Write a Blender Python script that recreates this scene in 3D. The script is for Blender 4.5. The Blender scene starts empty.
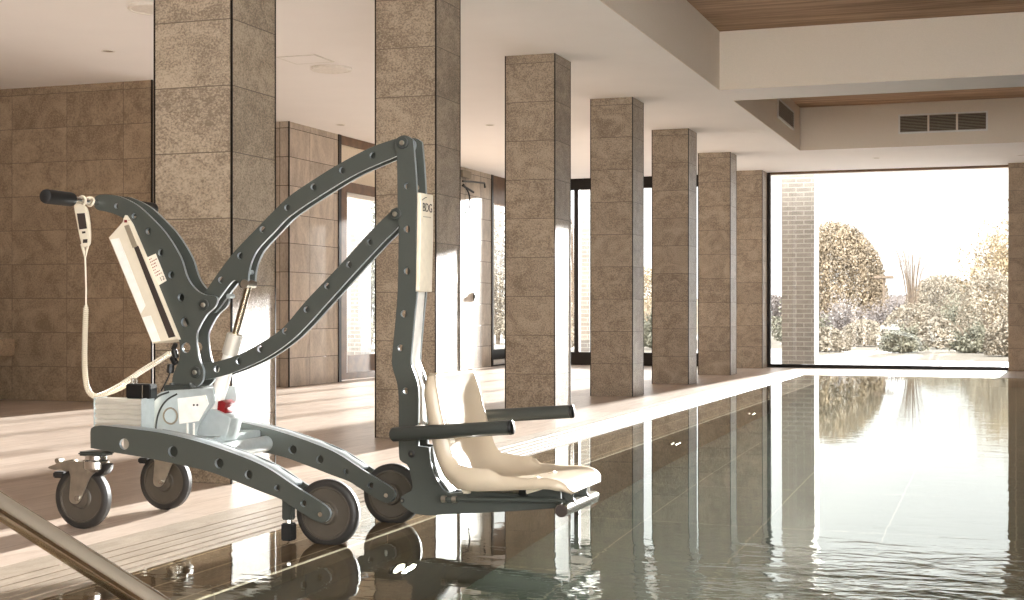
import bpy, bmesh, math, random
from mathutils import Vector, Matrix, noise as mnoise
random.seed(7)
C = bpy.context.scene.collection
sc = bpy.context.scene

# ------------------------------------------------------------------ camera model of the photograph
F = 1440.0; CX = 512.0; HY = 313.0; EYE = 0.80
PSI = math.atan(504.0 / 1440.0)
S_, C_ = math.sin(PSI), math.cos(PSI)
def ray(x, y):
    u = (x - CX) / F; v = (HY - y) / F
    return (-S_ + C_ * u, C_ + S_ * u, v)
def atY(x, y, Y):           # pixel -> point on the vertical plane Y
    r = ray(x, y); t = Y / r[1]
    return (r[0] * t, EYE + r[2] * t)
def P(pts, Y):              # pixel outline -> (X, Z) outline on plane Y ; a third entry marks a sharp corner
    out = []
    for p in pts:
        q = atY(p[0], p[1], Y)
        out.append((q[0], q[1], 1) if len(p) > 2 else q)
    return out

# ------------------------------------------------------------------ helpers
def lin(c):
    return tuple(((v / 255.0) / 12.92 if v / 255.0 <= 0.04045 else ((v / 255.0 + 0.055) / 1.055) ** 2.4) for v in c)

def org(p):
    v = Vector((0, 0, 0))
    while p is not None:
        v = v + p.location; p = p.parent
    return v

def thing(name, label, cat, loc=(0, 0, 0), group=None):
    o = bpy.data.objects.new(name, None); C.objects.link(o)
    o.empty_display_size = 0.1
    o.location = loc; o['label'] = label; o['category'] = cat
    if group: o['group'] = group
    return o

def tag(o, label=None, cat=None, group=None, kind=None):
    if label: o['label'] = label
    if cat: o['category'] = cat
    if group: o['group'] = group
    if kind: o['kind'] = kind
    return o

def link_mesh(name, me, mat, parent=None, smooth=None):
    o = bpy.data.objects.new(name, me); C.objects.link(o)
    if mat is not None:
        me.materials.clear(); me.materials.append(mat)
    if parent is not None:
        L = org(parent)
        me.transform(Matrix.Translation(-L))
        o.parent = parent
    if smooth is not None:
        me.polygons.foreach_set('use_smooth', [True] * len(me.polygons))
        try:
            me.set_sharp_from_angle(angle=math.radians(smooth))
        except Exception:
            pass
    return o

class B:
    def __init__(s): s.bm = bmesh.new()
    def box(s, x0, x1, y0, y1, z0, z1, rot=None, piv=None):
        vs = [(x0, y0, z0), (x1, y0, z0), (x1, y1, z0), (x0, y1, z0), (x0, y0, z1), (x1, y0, z1), (x1, y1, z1), (x0, y1, z1)]
        vs = [Vector(v) for v in vs]
        if rot is not None:
            pv = Vector(piv); vs = [rot @ (v - pv) + pv for v in vs]
        b = [s.bm.verts.new(v) for v in vs]
        for f in ((0, 3, 2, 1), (4, 5, 6, 7), (0, 1, 5, 4), (1, 2, 6, 5), (2, 3, 7, 6), (3, 0, 4, 7)):
            s.bm.faces.new([b[i] for i in f])
        return s
    def quad(s, *p):
        s.bm.faces.new([s.bm.verts.new(v) for v in p]); return s
    def lathe(s, origin, axis, prof, seg=32, closed=False):
        # prof: list of (along axis, radius)
        a = Vector(axis).normalized(); o = Vector(origin)
        t = Vector((0, 0, 1)) if abs(a.z) < 0.9 else Vector((1, 0, 0))
        u = a.cross(t).normalized(); w = a.cross(u)
        rings = []
        for (h, r) in prof:
            if r < 1e-6:
                rings.append([s.bm.verts.new(o + a * h)])
            else:
                rings.append([s.bm.verts.new(o + a * h + (u * math.cos(2 * math.pi * k / seg) + w * math.sin(2 * math.pi * k / seg)) * r) for k in range(seg)])
        pairs = list(zip(rings, rings[1:]))
        if closed: pairs.append((rings[-1], rings[0]))
        for A, Bq in pairs:
            for k in range(seg):
                k2 = (k + 1) % seg
                if len(A) == 1 and len(Bq) == 1: continue
                if len(A) == 1: f = [A[0], Bq[k2], Bq[k]]
                elif len(Bq) == 1: f = [A[k], A[k2], Bq[0]]
                else: f = [A[k], A[k2], Bq[k2], Bq[k]]
                s.bm.faces.new(f)
        return s
    def cyl(s, p0, p1, r0, r1=None, seg=24):
        r1 = r0 if r1 is None else r1
        p0 = Vector(p0); p1 = Vector(p1); L = (p1 - p0).length
        return s.lathe(p0, p1 - p0, [(0, 0), (0, r0), (L, r1), (L, 0)], seg)
    def tube(s, path, r, seg=10):
        path = [Vector(p) for p in path]
        n = len(path); rings = []
        t0 = (path[1] - path[0]).normalized()
        up = Vector((0, 0, 1)) if abs(t0.z) < 0.9 else Vector((1, 0, 0))
        nrm = (up - t0 * up.dot(t0)).normalized()
        for i, p in enumerate(path):
            t = (path[min(i + 1, n - 1)] - path[max(i - 1, 0)])
            if t.length < 1e-9: t = t0
            t.normalize()
            nrm = (nrm - t * nrm.dot(t))
            if nrm.length < 1e-6: nrm = t.orthogonal()
            nrm.normalize()
            b = t.cross(nrm)
            rr = r[i] if isinstance(r, (list, tuple)) else r
            rings.append([s.bm.verts.new(p + (nrm * math.cos(2 * math.pi * k / seg) + b * math.sin(2 * math.pi * k / seg)) * rr) for k in range(seg)])
        for A, Bq in zip(rings, rings[1:]):
            for k in range(seg):
                k2 = (k + 1) % seg
                s.bm.faces.new([A[k], A[k2], Bq[k2], Bq[k]])
        s.bm.faces.new(list(reversed(rings[0]))); s.bm.faces.new(rings[-1])
        return s
    def build(s, name, mat, parent=None, bevel=0, seg=2, smooth=None):
        bm = s.bm
        bmesh.ops.recalc_face_normals(bm, faces=bm.faces[:])
        if bevel:
            es = [e for e in bm.edges if len(e.link_faces) == 2 and e.calc_face_angle(0) > math.radians(30)]
            bmesh.ops.bevel(bm, geom=es, offset=bevel, segments=seg, affect='EDGES', clamp_overlap=True)
            if smooth is None: smooth = 40
        me = bpy.data.meshes.new(name); bm.to_mesh(me); bm.free()
        return link_mesh(name, me, mat, parent, smooth)

def catmull(pts, n=5, closed=True):
    out = []; N = len(pts)
    for i in range(N if closed else N - 1):
        p1, p2 = pts[i], pts[(i + 1) % N]
        p0 = pts[(i - 1) % N] if (closed or i > 0) else p1
        p3 = pts[(i + 2) % N] if (closed or i + 2 < N) else p2
        if len(p1) > 2 and p1[2] == 1: p0 = p1
        if len(p2) > 2 and p2[2] == 1: p3 = p2
        for k in range(n):
            t = k / n
            q = []
            for a in range(2):
                q.append(0.5 * ((2 * p1[a]) + (-p0[a] + p2[a]) * t + (2 * p0[a] - 5 * p1[a] + 4 * p2[a] - p3[a]) * t * t + (-p0[a] + 3 * p1[a] - 3 * p2[a] + p3[a]) * t ** 3))
            out.append(tuple(q))
    if not closed: out.append(tuple(pts[-1][:2]))
    return out

def catmull3(pts, n=6):
    pts = [Vector(p) for p in pts]; out = []
    for i in range(len(pts) - 1):
        p1, p2 = pts[i], pts[i + 1]
        p0 = pts[max(i - 1, 0)]; p3 = pts[min(i + 2, len(pts) - 1)]
        for k in range(n):
            t = k / n
            out.append(0.5 * ((2 * p1) + (p2 - p0) * t + (2 * p0 - 5 * p1 + 4 * p2 - p3) * t * t + (3 * p1 - p0 - 3 * p2 + p3) * t ** 3))
    out.append(pts[-1]); return out

def plate(name, outer, holes, y0, y1, mat, parent, bevel=0.0012, smooth_n=5):
    # a cut sheet in the XZ plane between y0 and y1, with round holes
    cu = bpy.data.curves.new(name + '_cut', 'CURVE'); cu.dimensions = '2D'; cu.fill_mode = 'BOTH'
    pts = catmull(outer, smooth_n) if smooth_n else [p[:2] for p in outer]
    def spl(ps):
        sp = cu.splines.new('POLY'); sp.points.add(len(ps) - 1)
        for i, p in enumerate(ps): sp.points[i].co = (p[0], p[1], 0, 1)
        sp.use_cyclic_u = True
    spl(pts)
    for (hx, hz, hr) in holes:
        spl([(hx + hr * math.cos(2 * math.pi * k / 24), hz + hr * math.sin(2 * math.pi * k / 24)) for k in range(24)])
    t = abs(y1 - y0) / 2
    cu.extrude = max(t - bevel, 0.0002); cu.bevel_depth = bevel; cu.bevel_resolution = 1; cu.offset = -bevel
    tmp = bpy.data.objects.new('tmp', cu); C.objects.link(tmp)
    dg = bpy.context.evaluated_depsgraph_get()
    me = bpy.data.meshes.new_from_object(tmp.evaluated_get(dg))
    bpy.data.objects.remove(tmp); bpy.data.curves.remove(cu)
    yc = (y0 + y1) / 2
    for v in me.vertices:
        x, y, z = v.co; v.co = (x, yc - z, y)
    me.name = name
    o = link_mesh(name, me, mat, parent, 35)
    if mat is M['paint']:               # laser cut rims and hole walls are bare metal
        me.materials.append(M['cut_edge'])
        for f in me.polygons:
            if abs(f.normal.y) < 0.3: f.material_index = 1
    return o

def holesP(hs, Y):
    out = []
    for (x, y, r) in hs:
        a = atY(x, y, Y); b = atY(x, y - r, Y)
        out.append((a[0], a[1], abs(b[1] - a[1])))
    return out

# ------------------------------------------------------------------ materials
def newmat(name):
    m = bpy.data.materials.new(name); m.use_nodes = True
    nt = m.node_tree; b = nt.nodes['Principled BSDF']
    return m, nt, b
def N(nt, t, **kw):
    n = nt.nodes.new(t)
    for k, v in kw.items(): setattr(n, k, v)
    return n
def plain(name, col, rough=0.5, metal=0.0, noise_amt=0.06, noise_scale=40, bump=0.0, spec=0.5):
    m, nt, b = newmat(name); L = nt.links
    tc = N(nt, 'ShaderNodeTexCoord'); nz = N(nt, 'ShaderNodeTexNoise'); nz.inputs['Scale'].default_value = noise_scale
    nz.inputs['Detail'].default_value = 4
    L.new(tc.outputs['Object'], nz.inputs['Vector'])
    r = N(nt, 'ShaderNodeValToRGB'); c = lin(col)
    r.color_ramp.elements[0].position = 0.3; r.color_ramp.elements[1].position = 0.7
    r.color_ramp.elements[0].color = tuple(v * (1 - noise_amt) for v in c) + (1,)
    r.color_ramp.elements[1].color = tuple(min(1, v * (1 + noise_amt)) for v in c) + (1,)
    L.new(nz.outputs['Fac'], r.inputs['Fac']); L.new(r.outputs['Color'], b.inputs['Base Color'])
    b.inputs['Roughness'].default_value = rough; b.inputs['Metallic'].default_value = metal
    b.inputs['Specular IOR Level'].default_value = spec
    if bump:
        bp = N(nt, 'ShaderNodeBump'); bp.inputs['Strength'].default_value = bump; bp.inputs['Distance'].default_value = 0.002
        L.new(nz.outputs['Fac'], bp.inputs['Height']); L.new(bp.outputs['Normal'], b.inputs['Normal'])
    return m

def math_n(nt, op, a=None, b=None):
    n = N(nt, 'ShaderNodeMath', operation=op)
    for i, v in enumerate((a, b)):
        if v is None: continue
        if isinstance(v, (int, float)): n.inputs[i].default_value = v
        else: nt.links.new(v, n.inputs[i])
    return n.outputs[0]

def tiled_stone(name, dark, light, bw, rh, uoff=0.0, zoff=0.0, rough=0.5, axis='wall', streak=(1, 1, 1), speck=0.35, joint=(70, 58, 46), bump=0.5, spec=0.5, mortar=0.0035, offset=0.0, var=0.5):
    m, nt, b = newmat(name); L = nt.links
    geo = N(nt, 'ShaderNodeNewGeometry'); sep = N(nt, 'ShaderNodeSeparateXYZ'); L.new(geo.outputs['Position'], sep.inputs[0])
    com = N(nt, 'ShaderNodeCombineXYZ')
    if axis == 'wall':
        u = math_n(nt, 'ADD', sep.outputs['X'], sep.outputs['Y'])
        L.new(math_n(nt, 'ADD', u, uoff), com.inputs['X']); L.new(math_n(nt, 'ADD', sep.outputs['Z'], zoff), com.inputs['Y'])
    else:
        L.new(math_n(nt, 'ADD', sep.outputs['Y'], uoff), com.inputs['X']); L.new(math_n(nt, 'ADD', sep.outputs['X'], zoff), com.inputs['Y'])
    br = N(nt, 'ShaderNodeTexBrick'); L.new(com.outputs[0], br.inputs['Vector'])
    br.offset = offset; br.squash = 1.0
    br.inputs['Color1'].default_value = (0, 0, 0, 1); br.inputs['Color2'].default_value = (1, 1, 1, 1); br.inputs['Mortar'].default_value = (0.5, 0.5, 0.5, 1)
    br.inputs['Scale'].default_value = 1; br.inputs['Mortar Size'].default_value = mortar; br.inputs['Mortar Smooth'].default_value = 0.1
    br.inputs['Brick Width'].default_value = bw; br.inputs['Row Height'].default_value = rh
    # each tile samples its own patch of stone
    off = N(nt, 'ShaderNodeVectorMath', operation='SCALE'); L.new(br.outputs['Color'], off.inputs[0]); off.inputs['Scale'].default_value = 9.0
    mp = N(nt, 'ShaderNodeVectorMath', operation='MULTIPLY'); L.new(geo.outputs['Position'], mp.inputs[0]); mp.inputs[1].default_value = streak
    add = N(nt, 'ShaderNodeVectorMath', operation='ADD'); L.new(mp.outputs[0], add.inputs[0]); L.new(off.outputs[0], add.inputs[1])
    n1 = N(nt, 'ShaderNodeTexNoise'); L.new(add.outputs[0], n1.inputs['Vector']); n1.inputs['Scale'].default_value = 4.0; n1.inputs['Detail'].default_value = 7; n1.inputs['Roughness'].default_value = 0.62; n1.inputs['Distortion'].default_value = 1.3
    n2 = N(nt, 'ShaderNodeTexNoise'); L.new(add.outputs[0], n2.inputs['Vector']); n2.inputs['Scale'].default_value = 75.0; n2.inputs['Detail'].default_value = 3; n2.inputs['Roughness'].default_value = 0.7
    t = math_n(nt, 'ADD', math_n(nt, 'MULTIPLY', n1.outputs['Fac'], 1.0), math_n(nt, 'MULTIPLY', math_n(nt, 'SUBTRACT', n2.outputs['Fac'], 0.5), speck * 3))
    bsep = N(nt, 'ShaderNodeSeparateColor'); L.new(br.outputs['Color'], bsep.inputs[0])
    t = math_n(nt, 'ADD', t, math_n(nt, 'MULTIPLY', math_n(nt, 'SUBTRACT', bsep.outputs[0], 0.5), 0.22 * var))
    rp = N(nt, 'ShaderNodeValToRGB'); rp.color_ramp.elements[0].position = 0.28; rp.color_ramp.elements[1].position = 0.72
    rp.color_ramp.elements[0].color = lin(dark) + (1,); rp.color_ramp.elements[1].color = lin(light) + (1,)
    L.new(t, rp.inputs['Fac'])
    mx = N(nt, 'ShaderNodeMix', data_type='RGBA'); L.new(br.outputs['Fac'], mx.inputs['Factor'])
    L.new(rp.outputs['Color'], mx.inputs['A']); mx.inputs['B'].default_value = lin(joint) + (1,)
    L.new(mx.outputs['Result'], b.inputs['Base Color'])
    b.inputs['Roughness'].default_value = rough; b.inputs['Specular IOR Level'].default_value = spec
    h = math_n(nt, 'SUBTRACT', t, math_n(nt, 'MULTIPLY', br.outputs['Fac'], 1.5))
    bp = N(nt, 'ShaderNodeBump'); bp.inputs['Strength'].default_value = bump; bp.inputs['Distance'].default_value = 0.003
    L.new(h, bp.inputs['Height']); L.new(bp.outputs['Normal'], b.inputs['Normal'])
    return m

M = {}
M['column_stone'] = tiled_stone('column_stone', (120, 105, 88), (174, 157, 136), 50, 0.311, uoff=20, rough=0.40, streak=(1.2, 1.2, 1.5), speck=0.55, joint=(96, 82, 68), mortar=0.0025)
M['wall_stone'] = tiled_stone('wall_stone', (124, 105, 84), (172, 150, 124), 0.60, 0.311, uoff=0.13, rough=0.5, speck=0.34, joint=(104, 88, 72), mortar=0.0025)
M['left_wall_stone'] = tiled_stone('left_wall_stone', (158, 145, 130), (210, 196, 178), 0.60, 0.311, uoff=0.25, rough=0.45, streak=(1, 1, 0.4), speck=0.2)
M['floor_stone'] = tiled_stone('floor_stone', (168, 150, 136), (204, 189, 176), 1.25, 0.25, rough=0.32, axis='floor', streak=(5.0, 0.55, 1), speck=0.10, joint=(128, 108, 92), bump=0.15, mortar=0.002, offset=0.37, var=0.9)
M['grate'] = tiled_stone('grate_stone', (124, 111, 95), (160, 146, 130), 2.4, 5.0, zoff=1.0, rough=0.45, axis='floor', streak=(3.5, 0.8, 1), speck=0.22, joint=(120, 104, 90), bump=0.3, mortar=0.002)
M['coping'] = tiled_stone('coping_stone', (98, 76, 55), (134, 108, 82), 1.2, 0.17, zoff=2.56 + 0.001, rough=0.35, axis='floor', streak=(4, 0.5, 1), speck=0.08, joint=(190, 165, 135), bump=0.1, mortar=0.004)
M['pool_wall'] = tiled_stone('pool_wall_tile', (78, 58, 40), (104, 80, 56), 1.2, 0.9, uoff=0.4, zoff=5, rough=0.4, speck=0.1, joint=(50, 38, 28), bump=0.1)
M['pool_floor'] = tiled_stone('pool_floor_tile', (40, 50, 33), (60, 72, 48), 1.2, 0.6, rough=0.5, axis='floor', speck=0.15, joint=(132, 128, 106), bump=0.1, mortar=0.004)
M['brick'] = tiled_stone('pale_brick', (104, 99, 93), (128, 122, 115), 0.24, 0.072, rough=0.8, speck=0.2, joint=(146, 141, 134), mortar=0.008, offset=0.5)
M['ceiling'] = plain('ceiling_paint', (248, 246, 244), 0.9, noise_amt=0.01, noise_scale=3, spec=0.1)
M['bulkhead'] = plain('bulkhead_plaster', (232, 221, 205), 0.95, noise_amt=0.05, noise_scale=220, bump=0.3, spec=0.1)
M['dark_trim'] = plain('bronze_trim', (34, 29, 25), 0.4, 0.6)
M['white_trim'] = plain('white_trim', (230, 228, 222), 0.5)
M['brown_wood'] = plain('brown_wood_frame', (112, 84, 58), 0.45, noise_amt=0.25, noise_scale=9)
M['paint'] = plain('grey_powder_coat', (66, 69, 64), 0.42, noise_amt=0.10, noise_scale=420, bump=0.1)
M['cut_edge'] = plain('bare_cut_edge', (168, 176, 180), 0.35, 0.5)
M['dark_paint'] = plain('dark_grey_powder_coat', (50, 53, 49), 0.45, noise_amt=0.08, noise_scale=300)
M['black_rubber'] = plain('black_rubber', (22, 21, 20), 0.6)
M['black_plastic'] = plain('black_plastic', (16, 16, 16), 0.4)
M['steel'] = plain('stainless_steel', (205, 202, 196), 0.22, 1.0, noise_amt=0.03, noise_scale=12)
M['rail_steel'] = plain('polished_rail_steel', (190, 182, 168), 0.14, 1.0, noise_amt=0.03, noise_scale=6)
M['zinc'] = plain('zinc_plated_steel', (190, 184, 172), 0.38, 1.0, noise_amt=0.15, noise_scale=30)
M['alu'] = plain('brushed_aluminium', (206, 200, 188), 0.4, 0.35, noise_amt=0.05, noise_scale=20)
M['castgrey'] = plain('silver_grey_plastic', (178, 186, 186), 0.35, 0.3)
M['wheel_grey'] = plain('grey_wheel_plastic', (72, 65, 56), 0.45)
M['tyre'] = plain('grey_tyre_rubber', (36, 33, 30), 0.55)
M['ivory'] = plain('ivory_plastic', (214, 203, 182), 0.4, noise_amt=0.03)
M['seat'] = plain('cream_seat_plastic', (182, 167, 145), 0.3, noise_amt=0.02, noise_scale=14)
M['white_plastic'] = plain('white_plastic', (236, 232, 224), 0.4)
M['red_plastic'] = plain('red_plastic', (120, 16, 20), 0.4)
M['brass'] = plain('warm_steel_rod', (205, 188, 164), 0.2, 1.0)
M['cream_pad'] = plain('cream_padding', (226, 214, 192), 0.45)
M['label'] = plain('label_paper', (226, 216, 200), 0.6)
M['ink'] = plain('dark_ink', (52, 42, 36), 0.6)
M['ink_red'] = plain('red_brown_ink', (140, 84, 66), 0.6)
M['socket'] = plain('socket_black', (28, 26, 24), 0.4)
M['terrace'] = plain('terrace_paving', (118, 116, 116), 0.7, noise_amt=0.06, noise_scale=4)
M['soil'] = plain('planting_soil', (86, 80, 70), 0.9, noise_amt=0.2, noise_scale=3)
M['grille'] = plain('grille_metal', (150, 138, 120), 0.5, 0.3)
M['void'] = plain('vent_backing', (40, 34, 28), 0.9)
M['bark'] = plain('bark', (84, 72, 60), 0.9, noise_amt=0.3, noise_scale=12)
def leafmat(name, a, b_):
    m, nt, b = newmat(name); L = nt.links
    tc = N(nt, 'ShaderNodeTexCoord'); nz = N(nt, 'ShaderNodeTexNoise'); nz.inputs['Scale'].default_value = 1.7; nz.inputs['Detail'].default_value = 6; nz.inputs['Roughness'].default_value = 0.8
    L.new(tc.outputs['Object'], nz.inputs['Vector'])
    r = N(nt, 'ShaderNodeValToRGB'); r.color_ramp.elements[0].position = 0.35; r.color_ramp.elements[1].position = 0.65
    r.color_ramp.elements[0].color = lin(a) + (1,); r.color_ramp.elements[1].color = lin(b_) + (1,)
    L.new(nz.outputs['Fac'], r.inputs['Fac']); L.new(r.outputs['Color'], b.inputs['Base Color']); b.inputs['Roughness'].default_value = 0.6
    return m
M['leaf_rust'] = leafmat('russet_leaves', (66, 58, 46), (128, 112, 90))
M['leaf_green'] = leafmat('dull_green_leaves', (58, 58, 48), (106, 103, 86))
M['leaf_dry'] = leafmat('dry_tan_leaves', (72, 66, 56), (132, 122, 106))
M['leaf_gold'] = leafmat('golden_leaves', (78, 68, 50), (136, 118, 90))
M['leaf_purple'] = leafmat('mauve_twigs', (66, 60, 58), (112, 104, 100))

# wood slat ceiling: narrow boards running across the hall
def wood_ceiling():
    m, nt, b = newmat('slatted_wood'); L = nt.links
    geo = N(nt, 'ShaderNodeNewGeometry'); mp = N(nt, 'ShaderNodeVectorMath', operation='MULTIPLY')
    L.new(geo.outputs['Position'], mp.inputs[0]); mp.inputs[1].default_value = (0.7, 14, 1)
    nz = N(nt, 'ShaderNodeTexNoise'); L.new(mp.outputs[0], nz.inputs['Vector']); nz.inputs['Scale'].default_value = 1.3; nz.inputs['Detail'].default_value = 5; nz.inputs['Roughness'].default_value = 0.7
    r = N(nt, 'ShaderNodeValToRGB'); r.color_ramp.elements[0].position = 0.32; r.color_ramp.elements[1].position = 0.68
    r.color_ramp.elements[0].color = lin((128, 100, 76)) + (1,); r.color_ramp.elements[1].color = lin((204, 170, 138)) + (1,)
    L.new(nz.outputs['Fac'], r.inputs['Fac'])
    L.new(r.outputs['Color'], b.inputs['Base Color'])
    b.inputs['Roughness'].default_value = 0.7
    return m
M['wood_ceiling'] = wood_ceiling()

def glass():
    m = bpy.data.materials.new('window_glass'); m.use_nodes = True
    nt = m.node_tree; nt.nodes.clear(); L = nt.links
    out = N(nt, 'ShaderNodeOutputMaterial')
    lw = N(nt, 'ShaderNodeLayerWeight'); lw.inputs['Blend'].default_value = 0.5
    p5 = math_n(nt, 'POWER', lw.outputs['Facing'], 5.0)
    fac = math_n(nt, 'ADD', math_n(nt, 'MULTIPLY', p5, 0.88), 0.10)
    tr = N(nt, 'ShaderNodeBsdfTransparent'); tr.inputs['Color'].default_value = (0.97, 0.985, 0.975, 1)
    gl = N(nt, 'ShaderNodeBsdfGlossy'); gl.inputs['Roughness'].default_value = 0.0
    mix = N(nt, 'ShaderNodeMixShader'); L.new(fac, mix.inputs[0]); L.new(tr.outputs[0], mix.inputs[1]); L.new(gl.outputs[0], mix.inputs[2])
    L.new(mix.outputs[0], out.inputs['Surface'])
    return m
M['glass'] = glass()

def water():
    m = bpy.data.materials.new('pool_water'); m.use_nodes = True
    nt = m.node_tree; nt.nodes.clear(); L = nt.links
    out = N(nt, 'ShaderNodeOutputMaterial')
    gl = N(nt, 'ShaderNodeBsdfGlass'); gl.inputs['IOR'].default_value = 1.333; gl.inputs['Roughness'].default_value = 0.0
    gl.inputs['Color'].default_value = (0.97, 1.0, 0.97, 1)
    geo = N(nt, 'ShaderNodeNewGeometry'); sep = N(nt, 'ShaderNodeSeparateXYZ'); L.new(geo.outputs['Position'], sep.inputs[0])
    # gentle long ripples everywhere, a choppier patch toward the middle of the near water
    mp = N(nt, 'ShaderNodeVectorMath', operation='MULTIPLY'); L.new(geo.outputs['Position'], mp.inputs[0]); mp.inputs[1].default_value = (1.3, 2.6, 1)
    n1 = N(nt, 'ShaderNodeTexNoise'); L.new(mp.outputs[0], n1.inputs['Vector']); n1.inputs['Scale'].default_value = 2.2; n1.inputs['Detail'].default_value = 3; n1.inputs['Roughness'].default_value = 0.55; n1.inputs['Distortion'].default_value = 0.4
    a = N(nt, 'ShaderNodeMapRange', interpolation_type='SMOOTHSTEP'); L.new(sep.outputs['X'], a.inputs[0]); a.inputs[1].default_value = -1.5; a.inputs[2].default_value = 0.0; a.inputs[3].default_value = 0.08; a.inputs[4].default_value = 1.0
    c = N(nt, 'ShaderNodeMapRange', interpolation_type='SMOOTHSTEP'); L.new(sep.outputs['Y'], c.inputs[0]); c.inputs[1].default_value = 5.6; c.inputs[2].default_value = 3.9; c.inputs[3].default_value = 0.0; c.inputs[4].default_value = 1.0
    amp = math_n(nt, 'MULTIPLY', a.outputs[0], math_n(nt, 'ADD', 0.16, math_n(nt, 'MULTIPLY', c.outputs[0], 2.1)))
    n2 = N(nt, 'ShaderNodeTexNoise'); L.new(mp.outputs[0], n2.inputs['Vector']); n2.inputs['Scale'].default_value = 8.0; n2.inputs['Detail'].default_value = 2
    far = N(nt, 'ShaderNodeMapRange', interpolation_type='SMOOTHSTEP'); L.new(sep.outputs['Y'], far.inputs[0]); far.inputs[1].default_value = 4.0; far.inputs[2].default_value = 9.0; far.inputs[3].default_value = 0.03; far.inputs[4].default_value = 0.05
    side = N(nt, 'ShaderNodeMapRange', interpolation_type='SMOOTHSTEP'); L.new(sep.outputs['X'], side.inputs[0]); side.inputs[1].default_value = -1.5; side.inputs[2].default_value = -0.4; side.inputs[3].default_value = 0.10; side.inputs[4].default_value = 1.0
    fine = math_n(nt, 'MULTIPLY', n2.outputs['Fac'], math_n(nt, 'MULTIPLY', side.outputs[0], math_n(nt, 'ADD', far.outputs[0], math_n(nt, 'MULTIPLY', c.outputs[0], 0.30))))
    bp = N(nt, 'ShaderNodeBump'); bp.inputs['Distance'].default_value = 0.0075
    L.new(math_n(nt, 'ADD', fine, math_n(nt, 'MULTIPLY', n1.outputs['Fac'], amp)), bp.inputs['Height']); bp.inputs['Strength'].default_value = 1.0
    L.new(bp.outputs['Normal'], gl.inputs['Normal'])
    L.new(gl.outputs[0], out.inputs['Surface'])
    return m
M['water'] = water()
def emit(name, col, s):
    m = bpy.data.materials.new(name); m.use_nodes = True
    nt = m.node_tree; nt.nodes.clear()
    o = N(nt, 'ShaderNodeOutputMaterial'); e = N(nt, 'ShaderNodeEmission'); e.inputs[0].default_value = lin(col) + (1,); e.inputs[1].default_value = s
    nt.links.new(e.outputs[0], o.inputs['Surface']); return m
M['pool_lamp'] = emit('pool_lamp_lens', (255, 246, 224), 2.4)

# ------------------------------------------------------------------ the room
H = 2.867; VOID = 3.41
XL, XR = -7.40, 4.6          # left and right walls
YE = 21.3; YB = -3.5         # end glazing and wall behind
DX, LX = -2.58, -2.16        # deck edge, inner edge of the wet coping
PX1 = 3.0; PY0, PY1 = -1.0, 18.35
CT = -0.012                  # top of the wet coping
WZ = -0.003                  # water level
def struct(o, label=None, cat=None, group=None):
    return tag(o, label, cat, group, 'structure')

b = B(); b.box(-12, -3.02, YB, YE, -0.15, 0.0); b.box(-3.02, XR, PY1 + 0.42, YE, -0.15, 0.0); b.box(PX1 + 0.42, XR, YB, PY1 + 0.42, -0.15, 0.0); b.box(-3.02, PX1 + 0.42, YB, PY0 - 0.42, -0.15, 0.0)
struct(b.build('floor', M['floor_stone']), 'pale streaked stone pool deck between the columns and the left wall', 'floor')
# long slatted strip beside the water
b = B()
strips = [(-3.02, -2.872), (-2.868, -2.80), (-2.796, -2.735), (-2.731, -2.675), (-2.671, -2.622), (-2.617, DX)]
for x0, x1 in strips: b.box(x0, x1, PY0 - 0.4, PY1 + 0.42, -0.06, 0.0 if x1 < DX else -0.004)
b.box(-3.02, DX, PY0 - 0.4, PY1 + 0.42, -0.15, -0.06)
struct(b.build('trim_1', M['grate'], bevel=0.002, seg=1), 'pale grooved overflow strip running along the left edge of the water', 'pool edge')
# wet coping just under the water
b = B(); b.box(DX, LX, PY0 - 0.4, PY1 + 0.4, -0.2, CT); b.box(LX, PX1, PY1, PY1 + 0.42, -0.2, CT); b.box(LX, PX1, PY0 - 0.42, PY0, -0.2, CT); b.box(PX1, PX1 + 0.42, PY0 - 0.42, PY1 + 0.42, -0.2, CT)
struct(b.build('trim_2', M['coping']), 'brown stone coping just under the water along the pool rim', 'pool edge')
b = B(); b.box(LX - 0.014, LX + 0.003, PY0, PY1, CT, CT + 0.003)
struct(b.build('trim_6', M['cream_pad'], bevel=0.001, seg=1), 'thin pale nosing line along the inner edge of the pool coping', 'trim')
PD = -1.65
b = B(); b.box(LX - 0.2, LX, PY0, PY1, PD, -0.2); b.box(PX1, PX1 + 0.2, PY0, PY1, PD, -0.2); b.box(LX, PX1, PY1, PY1 + 0.2, PD, -0.2); b.box(LX, PX1, PY0 - 0.2, PY0, PD, -0.2)
struct(b.build('wall_pool', M['pool_wall']), 'brown tiled inner wall of the pool below the water', 'pool wall')
b = B(); b.box(LX - 0.2, PX1 + 0.2, PY0 - 0.2, PY1 + 0.2, PD - 0.1, PD)
struct(b.build('floor_pool', M['pool_floor']), 'green tiled bottom of the pool seen through the water', 'pool floor')
b = B(); b.quad((DX, PY0 - 0.4, WZ), (PX1 + 0.4, PY0 - 0.4, WZ), (PX1 + 0.4, PY1 + 0.4, WZ), (DX, PY1 + 0.4, WZ))
wo = b.build('pool_water', M['water'])
if wo.data.polygons[0].normal.z < 0: wo.data.flip_normals()
tag(wo, 'still clear pool water mirroring the columns and the bright end window', 'water', kind='stuff')

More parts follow.
